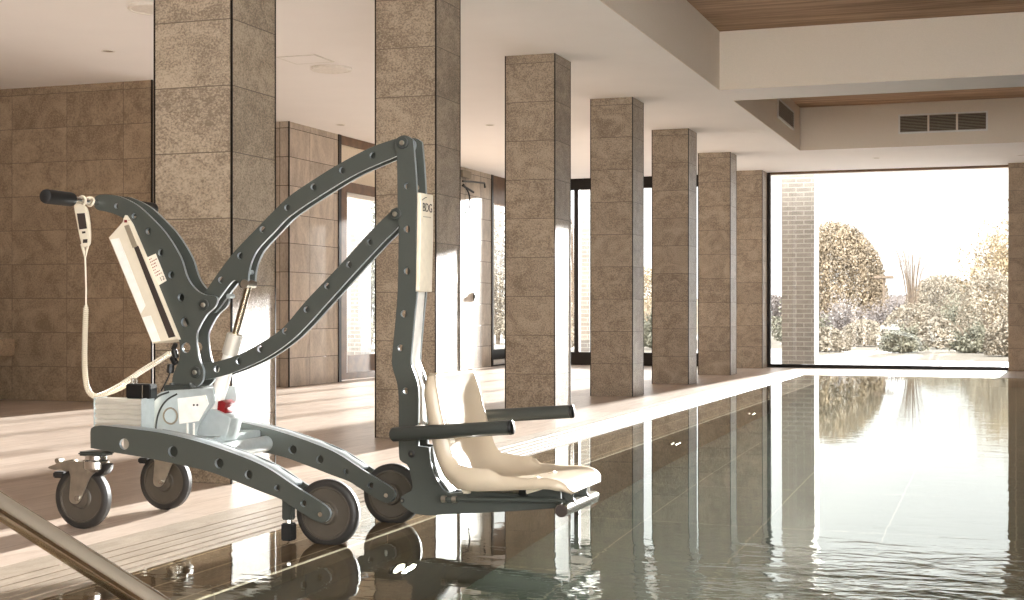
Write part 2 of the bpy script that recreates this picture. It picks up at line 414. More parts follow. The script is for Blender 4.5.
# ceiling with two recessed timber bays
VX1 = 2.8
b = B(); T = 0.7
VY = [(5.0, 13.25), (13.95, 18.5)]
b.box(-12, -2.6, YB, YE + 0.6, H, H + T); b.box(VX1, XR + 0.2, YB, YE + 0.6, H, H + T)
b.box(-2.6, VX1, YB, VY[0][0], H, H + T); b.box(-2.6, VX1, VY[0][1], VY[1][0], H, H + T); b.box(-2.6, VX1, VY[1][1], YE + 0.6, H, H + T)
b.box(-2.6, VX1, YB, YE + 0.6, H + T, H + T + 0.1)
struct(b.build('ceiling', M['ceiling']), 'white plaster ceiling with two recessed bays over the pool', 'ceiling')
for k, (y0, y1) in enumerate(VY):
    b = B(); e = 0.006
    b.box(-2.6, -2.6 + e, y0, y1, H + 0.001, VOID); b.box(VX1 - e, VX1, y0, y1, H + 0.001, VOID)
    b.box(-2.6 + e, VX1 - e, y1 - e, y1, H + 0.001, VOID); b.box(-2.6 + e, VX1 - e, y0, y0 + e, H + 0.001, VOID)
    struct(b.build('trim_%d' % (3 + k), M['bulkhead']), ['tan plaster sides of the nearer ceiling recess', 'tan plaster sides of the farther ceiling recess with the air grille'][k], 'bulkhead')
    b = B(); b.box(-2.6, VX1, y0, y1, VOID, VOID + 0.03)
    struct(b.build('ceiling_timber', M['wood_ceiling']), ['brown timber boards inside the nearer ceiling recess', 'brown timber boards inside the farther ceiling recess'][k], 'ceiling')

# walls
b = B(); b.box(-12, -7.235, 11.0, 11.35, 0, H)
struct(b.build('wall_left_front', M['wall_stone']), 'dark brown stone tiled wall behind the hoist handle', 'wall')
b = B(); b.box(-7.235, -7.222, 10.985, 11.0, 0, H)
struct(b.build('trim_5', M['dark_trim']), 'thin dark corner strip on the end of the brown tiled wall', 'trim')
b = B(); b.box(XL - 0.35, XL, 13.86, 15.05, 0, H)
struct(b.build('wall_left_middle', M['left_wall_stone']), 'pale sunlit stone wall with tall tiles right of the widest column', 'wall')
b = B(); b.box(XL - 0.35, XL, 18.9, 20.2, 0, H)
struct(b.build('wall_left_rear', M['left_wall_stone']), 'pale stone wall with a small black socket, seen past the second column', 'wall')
b = B(); b.box(-12, -11.8, YB, 14.04, 0, H); b.box(-11.8, XL - 0.35, 13.86, 14.04, 0, H)
struct(b.build('wall_left_far', M['wall_stone']), 'stone wall closing the side passage', 'wall')
b = B(); b.box(-0.10, XR + 0.2, 21.0, YE + 0.1, 0, H)
struct(b.build('wall_end', M['wall_stone']), 'brown stone wall right of the big end window', 'wall')
b = B(); b.box(XR, XR + 0.2, 1.0, 21.0, 0, H); b.box(XR, XR + 0.2, YB, 1.0, 0, 0.1); b.box(XR, XR + 0.2, YB, 1.0, 2.8, H)  # near end left open, an unseen gap added for fill light
struct(b.build('wall_right', M['wall_stone']), 'stone wall along the right side of the pool', 'wall')
b = B(); b.box(-12, 0.1, YB - 0.2, YB, 0, H); b.box(4.4, XR + 0.2, YB - 0.2, YB, 0, H); b.box(0.1, 4.4, YB - 0.2, YB, 0, 0.1); b.box(0.1, 4.4, YB - 0.2, YB, 2.8, H)  # unseen wide opening added to let fill light into the hall
struct(b.build('wall_back', M['wall_stone']), 'stone wall behind the photographer with a wide opening added for fill light', 'wall')

b = B(); b.box(XL, XL + 0.012, 13.845, 13.86, 0, H)
struct(b.build('trim_7', M['dark_trim']), 'thin dark corner strip on the near end of the pale sunlit wall', 'trim')
# columns: stone clad, dark strips on the corners
CW = 0.42
ylist = [5.92, 8.43, 10.92, 13.38, 15.87, 18.37, 20.84]
clabel = ['widest square brown stone column, directly behind the hoist',
          'square stone column behind the curved hoist arm and the white seat',
          'square stone column right behind the hoist seat, top and base both in view',
          'slim stone column, fourth along the row from the hoist',
          'slim stone column, fifth along the row toward the end window',
          'small distant stone column, last free-standing one before the end window',
          'stone pier touching the left frame of the big end window']
for i, y in enumerate(ylist):
    y1 = y + CW if i < 6 else YE
    c = B().box(-3.88, -3.46, y, y1, 0, H).build('column', M['column_stone'])
    struct(c, clabel[i], 'column', 'stone columns along the pool')
    for (xx, yy) in ((-3.88, y), (-3.46, y), (-3.88, y1), (-3.46, y1)):
        if i == 6 and yy == y1: continue
        sx = -1 if xx < -3.6 else 1; sy = -1 if yy == y else 1
        d = 0.006
        B().box(min(xx - sx * d, xx + sx * 0.0025), max(xx - sx * d, xx + sx * 0.0025), min(yy - sy * d, yy + sy * 0.0025), max(yy - sy * d, yy + sy * 0.0025), 0, H).build('corner_strip', M['dark_trim'], c)

# end glazing
def pane(name, x0, x1, y, z0, z1, parent, axis='y'):
    b = B()
    if axis == 'y': b.quad((x0, y, z0), (x1, y, z0), (x1, y, z1), (x0, y, z1))
    else: b.quad((y, x0, z0), (y, x1, z0), (y, x1, z1), (y, x0, z1))
    return b.build(name, M['glass'], parent)
w = thing('window_1', 'big frameless end window above the water with shrubs and white sky outside', 'window', (-1.77, YE, 0)); w['kind'] = 'structure'
b = B(); b.box(-3.46, -3.415, YE - 0.05, YE + 0.05, 0, H); b.box(-3.415, -0.10, YE - 0.05, YE + 0.05, 0, 0.05)
b.build('window_frame', M['dark_trim'], w)
B().box(-3.415, -0.10, YE - 0.05, YE + 0.05, H - 0.03, H).build('head_rail', M['brown_wood'], w)
pane('pane', -3.415, -0.10, YE, 0.05, H - 0.03, w)
w = thing('window_2', 'dark framed glazing of the end wall left of the columns', 'window', (-5.6, YE, 0)); w['kind'] = 'structure'
b = B(); b.box(XL, -3.88, YE - 0.06, YE + 0.06, 0, 0.20); b.box(XL, -3.88, YE - 0.06, YE + 0.06, H - 0.17, H)
b.box(XL, XL + 0.08, YE - 0.06, YE + 0.06, 0.2, H - 0.17); b.box(-3.96, -3.88, YE - 0.06, YE + 0.06, 0.2, H - 0.17)
for xm in (-6.42, -5.62, -4.75): b.box(xm, xm + 0.07, YE - 0.06, YE + 0.06, 0.2, H - 0.17)
b.build('window_frame', M['dark_trim'], w)
for x0, x1 in ((XL + 0.08, -6.42), (-6.35, -5.62), (-5.55, -4.75), (-4.68, -3.96)): pane('pane', x0, x1, YE, 0.2, H - 0.17, w)
hb = B().box(-5.66, -5.60, YE - 0.11, YE - 0.07, 0.96, 1.0).box(-5.62, -5.605, YE - 0.08, YE - 0.05, 0.97, 0.99).build('window_handle', M['black_plastic'], w, bevel=0.004)

# glazed wooden doors in the left wall
def side_door(name, label, y0, y1, posts):
    w = thing(name, label, 'door', (XL, (y0 + y1) / 2, 0)); w['kind'] = 'structure'
    B().box(XL - 0.12, XL + 0.012, y0, y0 + 0.07, 0, H).box(XL - 0.12, XL + 0.012, y1 - 0.07, y1, 0, H).build('outer_frame', M['dark_trim'], w)
    b = B(); b.box(XL - 0.10, XL, y0 + 0.07, y1 - 0.07, H - 0.10, H); b.box(XL - 0.10, XL, y0 + 0.07, y1 - 0.07, 2.22, 2.34); b.box(XL - 0.10, XL, y0 + 0.07, y1 - 0.07, 0.02, 0.10)
    for p in posts: b.box(XL - 0.10, XL, p, p + 0.16, 0.1, 2.22)
    b.build('wood_frame', M['brown_wood'], w, bevel=0.004)
    ps = list(posts) + [y1 - 0.07]
    B().box(XL - 0.08, XL - 0.03, y0 + 0.07, y1 - 0.07, 2.34, H - 0.10).build('transom_panel', M['cream_pad'], w)
    for a, bq in zip(ps, ps[1:]):
        a2 = a + 0.16
        l = B(); l.box(XL - 0.07, XL - 0.02, a2, a2 + 0.05, 0.1, 2.22); l.box(XL - 0.07, XL - 0.02, bq - 0.05, bq, 0.1, 2.22); l.box(XL - 0.07, XL - 0.02, a2, bq, 2.17, 2.22)
        l.build('door_leaf_frame', M['white_trim'], w)
        B().box(XL - 0.07, XL - 0.02, a2 + 0.05, bq - 0.05, 0.1, 0.30).build('kick_panel', M['brown_wood'], w)
        pane('pane', a2 + 0.05, bq - 0.05, XL - 0.045, 0.30, 2.17, w, axis='x')
    return w
side_door('door_1', 'brown timber framed glass doors in the left wall behind the hoist arm', 15.05, 18.9, (15.13, 16.4, 17.7))
w = thing('window_3', 'narrow dark framed side window at the far end of the left wall', 'window', (XL, 20.75, 0)); w['kind'] = 'structure'
b = B(); b.box(XL - 0.1, XL + 0.012, 20.2, 20.27, 0, H); b.box(XL - 0.1, XL, 20.27, YE - 0.06, 0.10, 0.25); b.box(XL - 0.1, XL, 20.27, YE - 0.06, 0.0, 0.02)
b.build('window_frame', M['dark_trim'], w)
B().box(XL - 0.06, XL - 0.01, 20.27, 20.36, 0.25, H - 0.42).box(XL - 0.06, XL - 0.01, 20.27, YE - 0.06, 0.02, 0.10).build('inner_frame', M['white_trim'], w)
B().box(XL - 0.1, XL, 20.27, YE - 0.06, H - 0.42, H).build('head_panel', M['brown_wood'], w, bevel=0.004)
pane('pane', 20.36, YE - 0.06, XL - 0.04, 0.25, H - 0.42, w, axis='x')

# ceiling fittings
def downlight(x, y, label):
    t = thing('downlight', label, 'ceiling light', (x, y, H), 'small recessed downlights')
    B().lathe((x, y, H), (0, 0, -1), [(0.0, 0.055), (0.004, 0.055), (0.005, 0.045), (0.001, 0.040)], 24).build('trim_ring', M['white_plastic'], t, smooth=40)
    B().lathe((x, y, H), (0, 0, -1), [(0.0012, 0.0), (0.0012, 0.040)], 24).build('reflector', M['grille'], t)
for a in ((-6.76, 9.67, 'small recessed downlight above the brown wall, topmost left in the photo'), (-7.0, 14.3, 'small recessed downlight close above the timber glass doors'),
          (-5.46, 14.86, 'small recessed downlight between the second and third columns'), (-1.76, 19.73, 'small recessed downlight in front of the middle of the end window'),
          (0.06, 19.98, 'small recessed downlight at the right edge near the end wall')):
    downlight(*a)
for (x, y, l) in ((-5.45, 10.96, 'round white ceiling disc between the two nearest columns'), (-5.50, 8.39, 'round white ceiling disc left of the widest column')):
    t = thing('ceiling_disc', l, 'ceiling light', (x, y, H), 'round white ceiling discs')
    B().lathe((x, y, H), (0, 0, -1), [(0, 0.175), (0.016, 0.175), (0.022, 0.168), (0.022, 0.155), (0.018, 0.152), (0.018, 0.0)], 48).build('housing', M['white_plastic'], t, smooth=30)
t = thing('access_hatch', 'flush white square hatch in the ceiling beside the round disc', 'hatch', (-5.46, 10.5, H))
B().box(-5.62, -5.30, 10.35, 10.67, H - 0.004, H).build('panel', M['ceiling'], t)
b = B()
for (x0, x1, y0, y1) in ((-5.635, -5.285, 10.335, 10.35), (-5.635, -5.285, 10.67, 10.685), (-5.635, -5.62, 10.35, 10.67), (-5.30, -5.285, 10.35, 10.67)): b.box(x0, x1, y0, y1, H - 0.006, H)
b.build('frame', M['white_trim'], t)

# air grilles
def grille_y(x0, x1, y, z0, z1, label, n):
    t = thing('air_vent', label, 'vent', ((x0 + x1) / 2, y, z0), 'ceiling recess air vents')
    B().box(x0, x1, y - 0.004, y, z0, z1).build('backing', M['void'], t)
    f = 0.02; b = B()
    b.box(x0 - f, x1 + f, y - 0.02, y, z1, z1 + f); b.box(x0 - f, x1 + f, y - 0.02, y, z0 - f, z0); b.box(x0 - f, x0, y - 0.02, y, z0, z1); b.box(x1, x1 + f, y - 0.02, y, z0, z1)
    b.build('frame', M['white_trim'], t)
    for k in range(1, n): B().box(x0 + (x1 - x0) * k / n - 0.012, x0 + (x1 - x0) * k / n + 0.012, y - 0.018, y - 0.004, z0, z1).build('divider', M['bulkhead'], t)
    b = B(); ns = 11
    for k in range(ns):
        zc = z0 + (z1 - z0) * (k + 0.5) / ns
        b.box(x0, x1, y - 0.016, y - 0.004, zc - 0.004, zc + 0.004)
    b.build('louvres', M['grille'], t)
grille_y(-1.36, -0.345, 18.494, 3.045, 3.245, 'wide three panel louvred air vent facing the camera over the end window', 3)
t = thing('air_vent', 'narrow louvred air vent on the left side of the farther ceiling recess', 'vent', (-2.594, 17.2, 3.08), 'ceiling recess air vents')
B().box(-2.594, -2.59, 16.65, 17.85, 3.07, 3.26).build('backing', M['void'], t)
b = B(); b.box(-2.594, -2.574, 16.63, 17.87, 3.26, 3.28); b.box(-2.594, -2.574, 16.63, 17.87, 3.05, 3.07); b.box(-2.594, -2.574, 16.63, 16.65, 3.07, 3.26); b.box(-2.594, -2.574, 17.85, 17.87, 3.07, 3.26)
b.build('frame', M['white_trim'], t)
b = B()
for k in range(9): b.box(-2.59, -2.578, 16.65, 17.85, 3.08 + k * 0.0215 - 0.004, 3.08 + k * 0.0215 + 0.004)
b.build('louvres', M['grille'], t)

# bench, socket, bracket
t = thing('stone_bench', 'thick stone bench end at the left edge in front of the brown wall', 'bench', (-9.2, 10.3, 0))
B().box(-10.6, -8.42, 9.95, 10.65, 0.42, 0.57).build('bench_top', M['wall_stone'], t, bevel=0.006)
B().box(-10.4, -8.75, 10.10, 10.60, 0, 0.42).build('base', M['dark_trim'], t)
t = thing('wall_socket', 'small black socket on the pale stone wall past the second column', 'socket', (XL, 19.5, 1.05))
B().box(XL, XL + 0.012, 19.44, 19.56, 0.98, 1.10).build('plate', M['socket'], t, bevel=0.004)
B().box(XL + 0.012, XL + 0.022, 19.47, 19.53, 1.01, 1.07).build('rocker', M['black_plastic'], t, bevel=0.003)
t = thing('wall_bracket', 'black wall bracket with a hanging cable loop, high on the pale wall near the ceiling', 'bracket', (XL, 18.98, 2.6))
B().box(XL, XL + 0.05, 18.92, 19.25, 2.72, 2.82).build('box', M['grille'], t, bevel=0.006)
B().tube([(XL + 0.03, 18.95, 2.66), (XL + 0.06, 19.3, 2.68), (XL + 0.06, 19.75, 2.70), (XL + 0.05, 19.8, 2.64)], 0.014, 8).build('arm', M['black_plastic'], t, smooth=40)
B().tube([(XL + 0.03, 18.95, 2.60), (XL + 0.06, 19.3, 2.53)], 0.016, 8).build('lever', M['black_plastic'], t, smooth=40)
B().tube(catmull3([(XL + 0.03, 18.98, 2.62), (XL + 0.05, 19.14, 2.50), (XL + 0.06, 19.15, 2.32), (XL + 0.05, 19.05, 2.22), (XL + 0.04, 18.96, 2.24)], 8), 0.012, 8).build('cable', M['black_plastic'], t, smooth=60)

# underwater wall lights
POOL_W = 1.0
for (y, z, l) in ((4.88, -0.72, 'oval underwater light beneath the front wheels of the hoist'), (9.36, -0.62, 'underwater pool wall light below the fourth column'), (12.27, -0.72, 'underwater pool wall light, farthest one toward the end window')):
    t = thing('pool_light', l, 'pool light', (LX, y, z), 'underwater pool wall lights')
    B().lathe((LX, y, z), (1, 0, 0), [(0.0, 0.075), (0.012, 0.075), (0.016, 0.066), (0.012, 0.06)], 32).build('bezel', M['steel'], t, smooth=40)
    B().lathe((LX, y, z), (1, 0, 0), [(0.011, 0.0), (0.011, 0.06)], 32).build('lens', M['pool_lamp'], t)

for k, (xx, yy, zz, dx) in enumerate([(LX + 0.05, 4.88, -0.72, 1), (LX + 0.05, 9.36, -0.62, 1), (LX + 0.05, 12.27, -0.72, 1)]):
    ld = bpy.data.lights.new('pool_lamp', 'AREA'); ld.shape = 'DISK'; ld.size = 0.12; ld.energy = POOL_W; ld.color = (1.0, 0.96, 0.84)
    lo = bpy.data.objects.new('pool_lamp', ld); C.objects.link(lo); lo.location = (xx, yy, zz); lo.rotation_euler = Vector((dx, 0, -0.15)).to_track_quat('-Z', 'Y').to_euler()

# stainless hand rail of the pool steps
t = thing('hand_rail', 'polished steel hand rail sloping down into the water at the lower left', 'hand rail', (-2.9, 2.36, 0))
r0 = atY(0, 506, 2.36); r1 = atY(134, 592, 2.36); rs = (r1[1] - r0[1]) / (r1[0] - r0[0])
def rz(x): return r0[1] + rs * (x - r0[0])
rail = [(-2.95, 2.36, 0.0), (-2.95, 2.36, 0.55), (-2.94, 2.36, 0.80), (-2.86, 2.36, rz(-2.86) + 0.01), (-2.70, 2.36, rz(-2.70)), (-1.88, 2.36, rz(-1.88)), (-1.50, 2.36, rz(-1.50)), (-1.25, 2.36, rz(-1.25)), (-1.12, 2.36, rz(-1.25) - 0.13), (-1.08, 2.36, -0.5), (-1.08, 2.36, PD)]
B().tube(catmull3(rail, 8), 0.025, 24).build('rail_tube', M['rail_steel'], t, smooth=60)
B().lathe((-2.95, 2.36, 0), (0, 0, 1), [(0, 0.0), (0, 0.055), (0.006, 0.055), (0.01, 0.024)], 32).build('floor_flange', M['rail_steel'], t, smooth=30)

# ------------------------------------------------------------------ the pool hoist
YN, YF, TP = 4.742, 4.826, 0.016       # near and far uprights, sheet thickness
YM = 4.789                             # centre plane of the hoist
NA, FA = 4.475, 5.025                  # outer sheets of the near and far base arms
lift = thing('pool_hoist', 'grey wheeled pool hoist with curved perforated arms and a cream seat over the water', 'pool lift', (-2.8, YM, 0))

def tr(pts, dx=0, dz=0): return [(p[0] + dx, p[1] + dz) + tuple(p[2:]) for p in pts]

def bolt(px, py, Y, parent, r=0.022, cap=0.009, mat='dark_paint', name='pivot_bolt', out=0.012):
    x, z = atY(px, py, Y)
    a = B().lathe((x, Y, z), (0, -1, 0), [(-0.004, 0), (-0.004, r), (out * 0.55, r), (out * 0.7, r * 0.88), (out * 0.7, 0)], 28).build(name, M[mat], parent, smooth=35)
    B().lathe((x, Y - out * 0.7, z), (0, -1, 0), [(-0.002, 0), (-0.002, cap), (out * 0.4, cap), (out * 0.7, cap * 0.7), (out * 0.75, 0)], 20).build('bolt_head', M['zinc'], a, smooth=35)
    return a

# --- base arms
ARM = [(90.5, 448, 1), (90.3, 431), (92.5, 427.2), (97, 426), (105, 425.8), (140, 429.8), (160, 432.7), (180, 437), (205, 443.8), (240, 456), (267, 468), (295, 486.5), (312, 497), (324, 505), (329.5, 511), (329.5, 517), (325, 522), (318, 522), (308, 517), (290, 505.5), (280, 499), (260, 491.3), (228, 478.5), (203, 470), (163, 461.3), (138, 456.5), (113, 452.3)]
ARMT = [(105, 425.8), (140, 429.8), (160, 432.7), (180, 437), (205, 443.8), (240, 456), (267, 468), (292, 484.5)]
HOL = [(124, 444, 5.6), (172.7, 451.7, 5.6), (219, 463.5, 5.0), (248.5, 474.7, 4.5), (277, 488, 3.0), (303.5, 503.5, 3.4)]
A2 = P(ARM, NA); AT2 = P(ARMT, NA); HL2 = holesP(HOL, NA)
axle = atY(320.8, 513.3, NA)
R1 = 0.117
def wheel(name, cx, cy, r, w, parent, zoff=CT):
    cz = zoff + r
    t = B().lathe((cx, cy, cz), (0, 1, 0), [(-w / 2, r * 0.80), (-w / 2 - 0.001, r * 0.86), (-w * 0.46, r * 0.95), (-w * 0.30, r), (w * 0.30, r), (w * 0.46, r * 0.95), (w / 2 + 0.001, r * 0.86), (w / 2, r * 0.80)], 64, closed=True).build(name, M['tyre'], parent, smooth=40)
    hp = []
    for s in (-1, 1):
        side = [(s * w * 0.30, r * 0.805), (s * w * 0.48, r * 0.80), (s * w * 0.50, r * 0.76), (s * w * 0.34, r * 0.73), (s * w * 0.26, r * 0.36), (s * w * 0.34, r * 0.33), (s * w * 0.62, r * 0.31), (s * w * 0.64, r * 0.28), (s * w * 0.64, 0)]
        B().lathe((cx, cy, cz), (0, 1, 0), side, 56).build('wheel_disc', M['wheel_grey'], t, smooth=35)
    return t, cz
for nm, y0 in (('near', NA), ('far', FA)):
    a = plate('base_arm', A2, HL2, y0, y0 + TP, M['paint'], lift)
    plate('inner_sheet', P([(150, 431, 1)] + ARM[6:24] + [(150, 459, 1)], NA), HL2[5:], y0 + 0.080, y0 + 0.092, M['paint'], a)
    fl = AT2 + [(p[0] - 0.002, p[1] - 0.008) for p in reversed(AT2)]
    plate('top_flange', fl, [], y0 + TP, y0 + 0.080, M['paint'], a, bevel=0.0006, smooth_n=0)
    wc = y0 + 0.046
    wx = axle[0]
    t, cz = wheel('front_wheel', wx + 0.006, wc, R1, 0.044, lift)
    B().cyl((wx, y0 - 0.006, cz), (wx, y0 + 0.098, cz), 0.0085, seg=20).build('axle', M['steel'], t, smooth=40)
    if nm == 'far': continue
    # parking foot just behind the front wheel
    fx, fz = atY(285, 505, NA)
    f = B().box(fx - 0.020, fx + 0.018, y0 + 0.012, y0 + 0.045, fz - 0.055, fz + 0.03).build('parking_foot', M['dark_paint'], lift, bevel=0.004)
    B().cyl((fx, y0 + 0.028, fz - 0.070), (fx, y0 + 0.028, fz - 0.03), 0.012, seg=6).build('adjusting_nut', M['steel'], f)
    B().box(fx - 0.020, fx + 0.020, y0 + 0.006, y0 + 0.05, 0.004, fz - 0.066).build('rubber_pad', M['black_rubber'], f, bevel=0.004)
# cross tubes between the base arms
cx_, cz_ = atY(266, 443.5, FA)
B().cyl((cx_, NA + 0.09, cz_), (cx_, FA + 0.004, cz_), 0.030, seg=28).build('cross_tube', M['castgrey'], lift, smooth=40)
cx2, cz2 = atY(120, 443, NA)
B().box(cx2 - 0.05, cx2 + 0.05, NA + 0.092, FA, cz2 - 0.03, cz2 + 0.03).build('rear_cross_bar', M['alu'], lift, bevel=0.004)
cx3, cz3 = atY(180, 446, NA)
B().box(cx3 - 0.14, cx3 + 0.02, NA + 0.092, FA, cz3 - 0.03, cz3 + 0.015).build('mast_platform', M['castgrey'], lift, bevel=0.004)

# --- rear casters
RC = 0.115
def caster(y0):
    yc = y0 + 0.046
    FK = P([(68, 463), (84, 461.5), (97, 463), (98, 470), (91, 477), (84.5, 492), (81, 500), (76, 504), (70, 500), (70.5, 485), (71, 476)], 4.495)
    k = plate('caster', FK, [], yc - 0.030, yc - 0.026, M['zinc'], lift, bevel=0.0008)
    plate('fork_side', FK, [], yc + 0.026, yc + 0.030, M['zinc'], k, bevel=0.0008)
    wx, wz = atY(75.5, 497.5, 4.495); wx += 0.0
    x0, z0 = atY(96, 458, 4.52)
    B().lathe((x0, yc, z0 - 0.05), (0, 0, 1), [(0, 0), (0, 0.034), (0.012, 0.046), (0.040, 0.048), (0.046, 0.040), (0.062, 0.040), (0.062, 0)], 32).build('swivel_bearing', M['steel'], k, smooth=35)
    B().box(x0 - 0.052, x0 + 0.052, yc - 0.042, yc + 0.042, z0 + 0.010, z0 + 0.026).build('swivel_plate', M['dark_paint'], k, bevel=0.006)
    zt = atY(80, 462, 4.495)[1]
    B().box(wx - 0.028, x0 + 0.03, yc - 0.030, yc + 0.030, zt - 0.006, zt).build('fork_crown', M['zinc'], k, bevel=0.003)
    pd = P([(47, 467), (66, 460.5), (72, 461), (72, 475), (60, 470), (52, 470)], 4.50)
    plate('brake_pedal', pd, [], yc - 0.012, yc + 0.012, M['zinc'], k, bevel=0.001)
    bx, bz = atY(56, 461, 4.50)
    B().cyl((bx, yc - 0.016, bz), (bx, yc + 0.016, bz), 0.010, seg=20).build('brake_roller', M['zinc'], k, smooth=40)
    px_, pz_ = atY(57, 475, 4.50)
    B().box(px_ - 0.02, px_ + 0.03, yc - 0.022, yc + 0.022, pz_ - 0.012, pz_ + 0.012).build('brake_block', M['black_rubber'], k, bevel=0.005)
    hood = P([(95, 474), (101, 466), (108, 463.5), (109.5, 466), (107, 473), (100, 476)], 4.52)
    plate('thread_guard', hood, [], yc - 0.024, yc + 0.024, M['black_plastic'], k, bevel=0.001)
    wxx = wx + 0.016
    t, cz = wheel('caster_wheel', wxx, yc, RC, 0.038, k, 0.0)
    B().cyl((wxx - 0.004, yc - 0.037, cz), (wxx - 0.004, yc + 0.037, cz), 0.011, seg=6).build('axle_bolt', M['steel'], k)
caster(NA); caster(FA)

# --- rear upright with push handle (two sheets)
UP = [(93.5, 204), (95.5, 196.5), (101.7, 194.6), (111, 194.8), (120, 196.7), (136.7, 205), (153.3, 220), (166.7, 235), (180, 257), (186.7, 277), (195, 289), (204, 294.5), (216, 297), (215, 306), (206, 315), (199, 326.7), (196, 337), (198, 357), (203, 370), (202, 381), (197, 386.5, 1), (171.7, 386.5, 1), (173, 375), (179.5, 357), (178.8, 340), (173, 326.7), (158.3, 286.7), (146.7, 258.3), (138, 241.7), (130, 224), (119, 216), (106.7, 211.8), (97, 209.5)]
UPH = [(116.5, 206, 2.8), (134, 215.8, 2.8), (148.3, 231.3, 3.2), (160.8, 252.5, 3.5), (171.2, 274.8, 3.6), (181, 297.5, 4.0), (184.8, 322.3, 4.6), (185.8, 347.7, 5.2)]
U2 = P(UP, YN); UH2 = holesP(UPH, YN)
up1 = plate('rear_upright', U2, UH2, YN, YN + TP, M['paint'], lift)
up2 = plate('rear_upright', U2, UH2, YF, YF + TP, M['paint'], lift)
fx0, fz0 = atY(168.5, 392, YN); fx1, fz1 = atY(196, 385, YN)
f = B().box(fx0, fx1, YN - 0.035, YF + 0.045, fz0, fz1).build('foot_flange', M['dark_paint'], lift, bevel=0.004)
for bx in (172, 191):
    x, z = atY(bx, 384.5, YN - 0.02); B().cyl((x, YN - 0.02, z - 0.01), (x, YN - 0.02, z + 0.006), 0.010, seg=6).build('flange_bolt', M['dark_paint'], f)
# edge plate closing the back of the twin sheets
ev = P([(139, 206), (154.5, 220), (168, 236), (181, 257)], YN)
# push handle
hx, hz = -3.368, 1.229
hb = B().cyl((hx, 4.58, hz), (hx, 4.99, hz), 0.0125, seg=20).build('push_bar', M['steel'], lift, smooth=40)
for (a, c) in ((4.425, 4.590), (4.965, 5.135)):
    B().lathe((hx, a, hz), (0, 1, 0), [(0, 0), (0, 0.019), (0.004, 0.025), (0.012, 0.027), (c - a - 0.012, 0.027), (c - a - 0.004, 0.025), (c - a, 0.019), (c - a, 0)], 28).build('hand_grip', M['black_rubber'], hb, smooth=40)

# --- curved upper arm
YA = YN + TP
UA = [(199.5, 299), (205, 291.7), (230, 256.7), (256.7, 228.3), (273, 211.5), (290, 195.5), (316.7, 177.5), (340, 163.3), (370, 147.7), (396.7, 138.3), (404, 137), (409, 141), (407, 150), (396, 156), (356.7, 173.3), (323, 193.3), (290, 215.5), (273, 232.5), (258, 248.5), (251.7, 260), (248.5, 271.7), (247.5, 283), (245, 288, 1), (240, 287.5, 1), (237, 281.5), (232.5, 281), (224, 291), (212, 307.5), (206, 313), (200, 309)]
UAH = [(220.8, 280, 3.4), (240, 255.8, 3.4), (262.4, 229.5, 3.4), (287, 207.5, 3.3), (313.4, 186.8, 3.3), (342, 170.2, 3.3), (372.5, 155.5, 3.3)]
U2 = P(UA, YA); UH2 = holesP(UAH, YA)
plate('upper_arm', U2, UH2, YA, YA + TP, M['paint'], lift)
plate('upper_arm', U2, UH2, YF - TP, YF, M['paint'], lift)
# --- lower link
LA = [(190.5, 372), (192.5, 366), (198, 363.8), (216.7, 361.5), (240, 354), (263, 341.7), (283, 327.5), (306.7, 300), (340, 265), (366.7, 235.2), (390, 212), (396.7, 207.5), (403, 210), (403, 218), (398, 226.7), (381.7, 243), (356.7, 270), (325, 305), (306, 326), (289, 342), (268, 356.5), (246.7, 367), (223, 375.8), (201.7, 380), (194, 379)]
LAH = [(216.5, 369, 3.5), (238.4, 361, 3.5), (260, 349, 3.4), (284.8, 331, 3.3), (306.4, 309.5, 3.2), (327, 286, 3.2), (349, 264.5, 3.2), (370, 242, 3.2)]
U2 = P(LA, YA); UH2 = holesP(LAH, YA)
plate('lower_arm', U2, UH2, YA, YA + TP, M['paint'], lift)
plate('lower_arm', U2, UH2, YF - TP, YF, M['paint'], lift)
for (px_, py_) in ((226, 296), (245, 272), (300, 200), (384, 152), (228, 365), (310, 302), (388, 222)):
    x, z = atY(px_, py_, YA)
    B().cyl((x, YA + TP, z), (x, YF - TP, z), 0.009, seg=16).build('spacer_tube', M['castgrey'], lift, smooth=40)

# --- front mast with seat carrier (two sheets)
MA = [(394.6, 145), (396.5, 138.5), (403.5, 135.2), (410.5, 138), (413.2, 145), (416.5, 191.7), (415.9, 228), (416, 275), (416.6, 292), (414, 318), (410.6, 358), (411.5, 367), (417.6, 388), (417.6, 428, 1), (418, 446, 1), (428.5, 447.5, 1), (430.8, 465), (436.7, 480), (447.5, 492.5), (470, 491.5), (560, 488.5, 1), (561, 508, 1), (500, 512), (446.7, 514.3), (430, 515.5), (416, 514), (409, 510.5), (404, 507), (400.5, 503), (400.5, 498), (405, 494), (411.5, 490), (412.3, 484), (410, 473), (407.5, 465.5), (401.5, 461.5), (399, 456), (398.5, 430), (398, 390), (392.5, 368), (391.8, 356.7), (395, 323), (397.5, 290), (398.3, 250), (398.5, 228), (397.5, 203), (396.7, 158.3)]
MAH = [(407, 186, 3.2), (407, 229, 3.5), (407, 271, 3.5), (403.8, 313.8, 3.6), (400.2, 347.8, 3.3), (405.5, 390.8, 3.3)]
U2 = P(MA, YN); UH2 = holesP(MAH, YN)
plate('front_mast', U2, UH2, YN, YN + TP, M['paint'], lift)
plate('front_mast', U2, UH2, YF, YF + TP, M['paint'], lift)
fr = [(416.4, 285), (414, 318), (410.6, 358), (411.5, 367), (417.4, 388), (417.4, 430)]
fr2 = P(fr, YN); web = fr2 + [(p[0] - 0.008, p[1]) for p in reversed(fr2)]
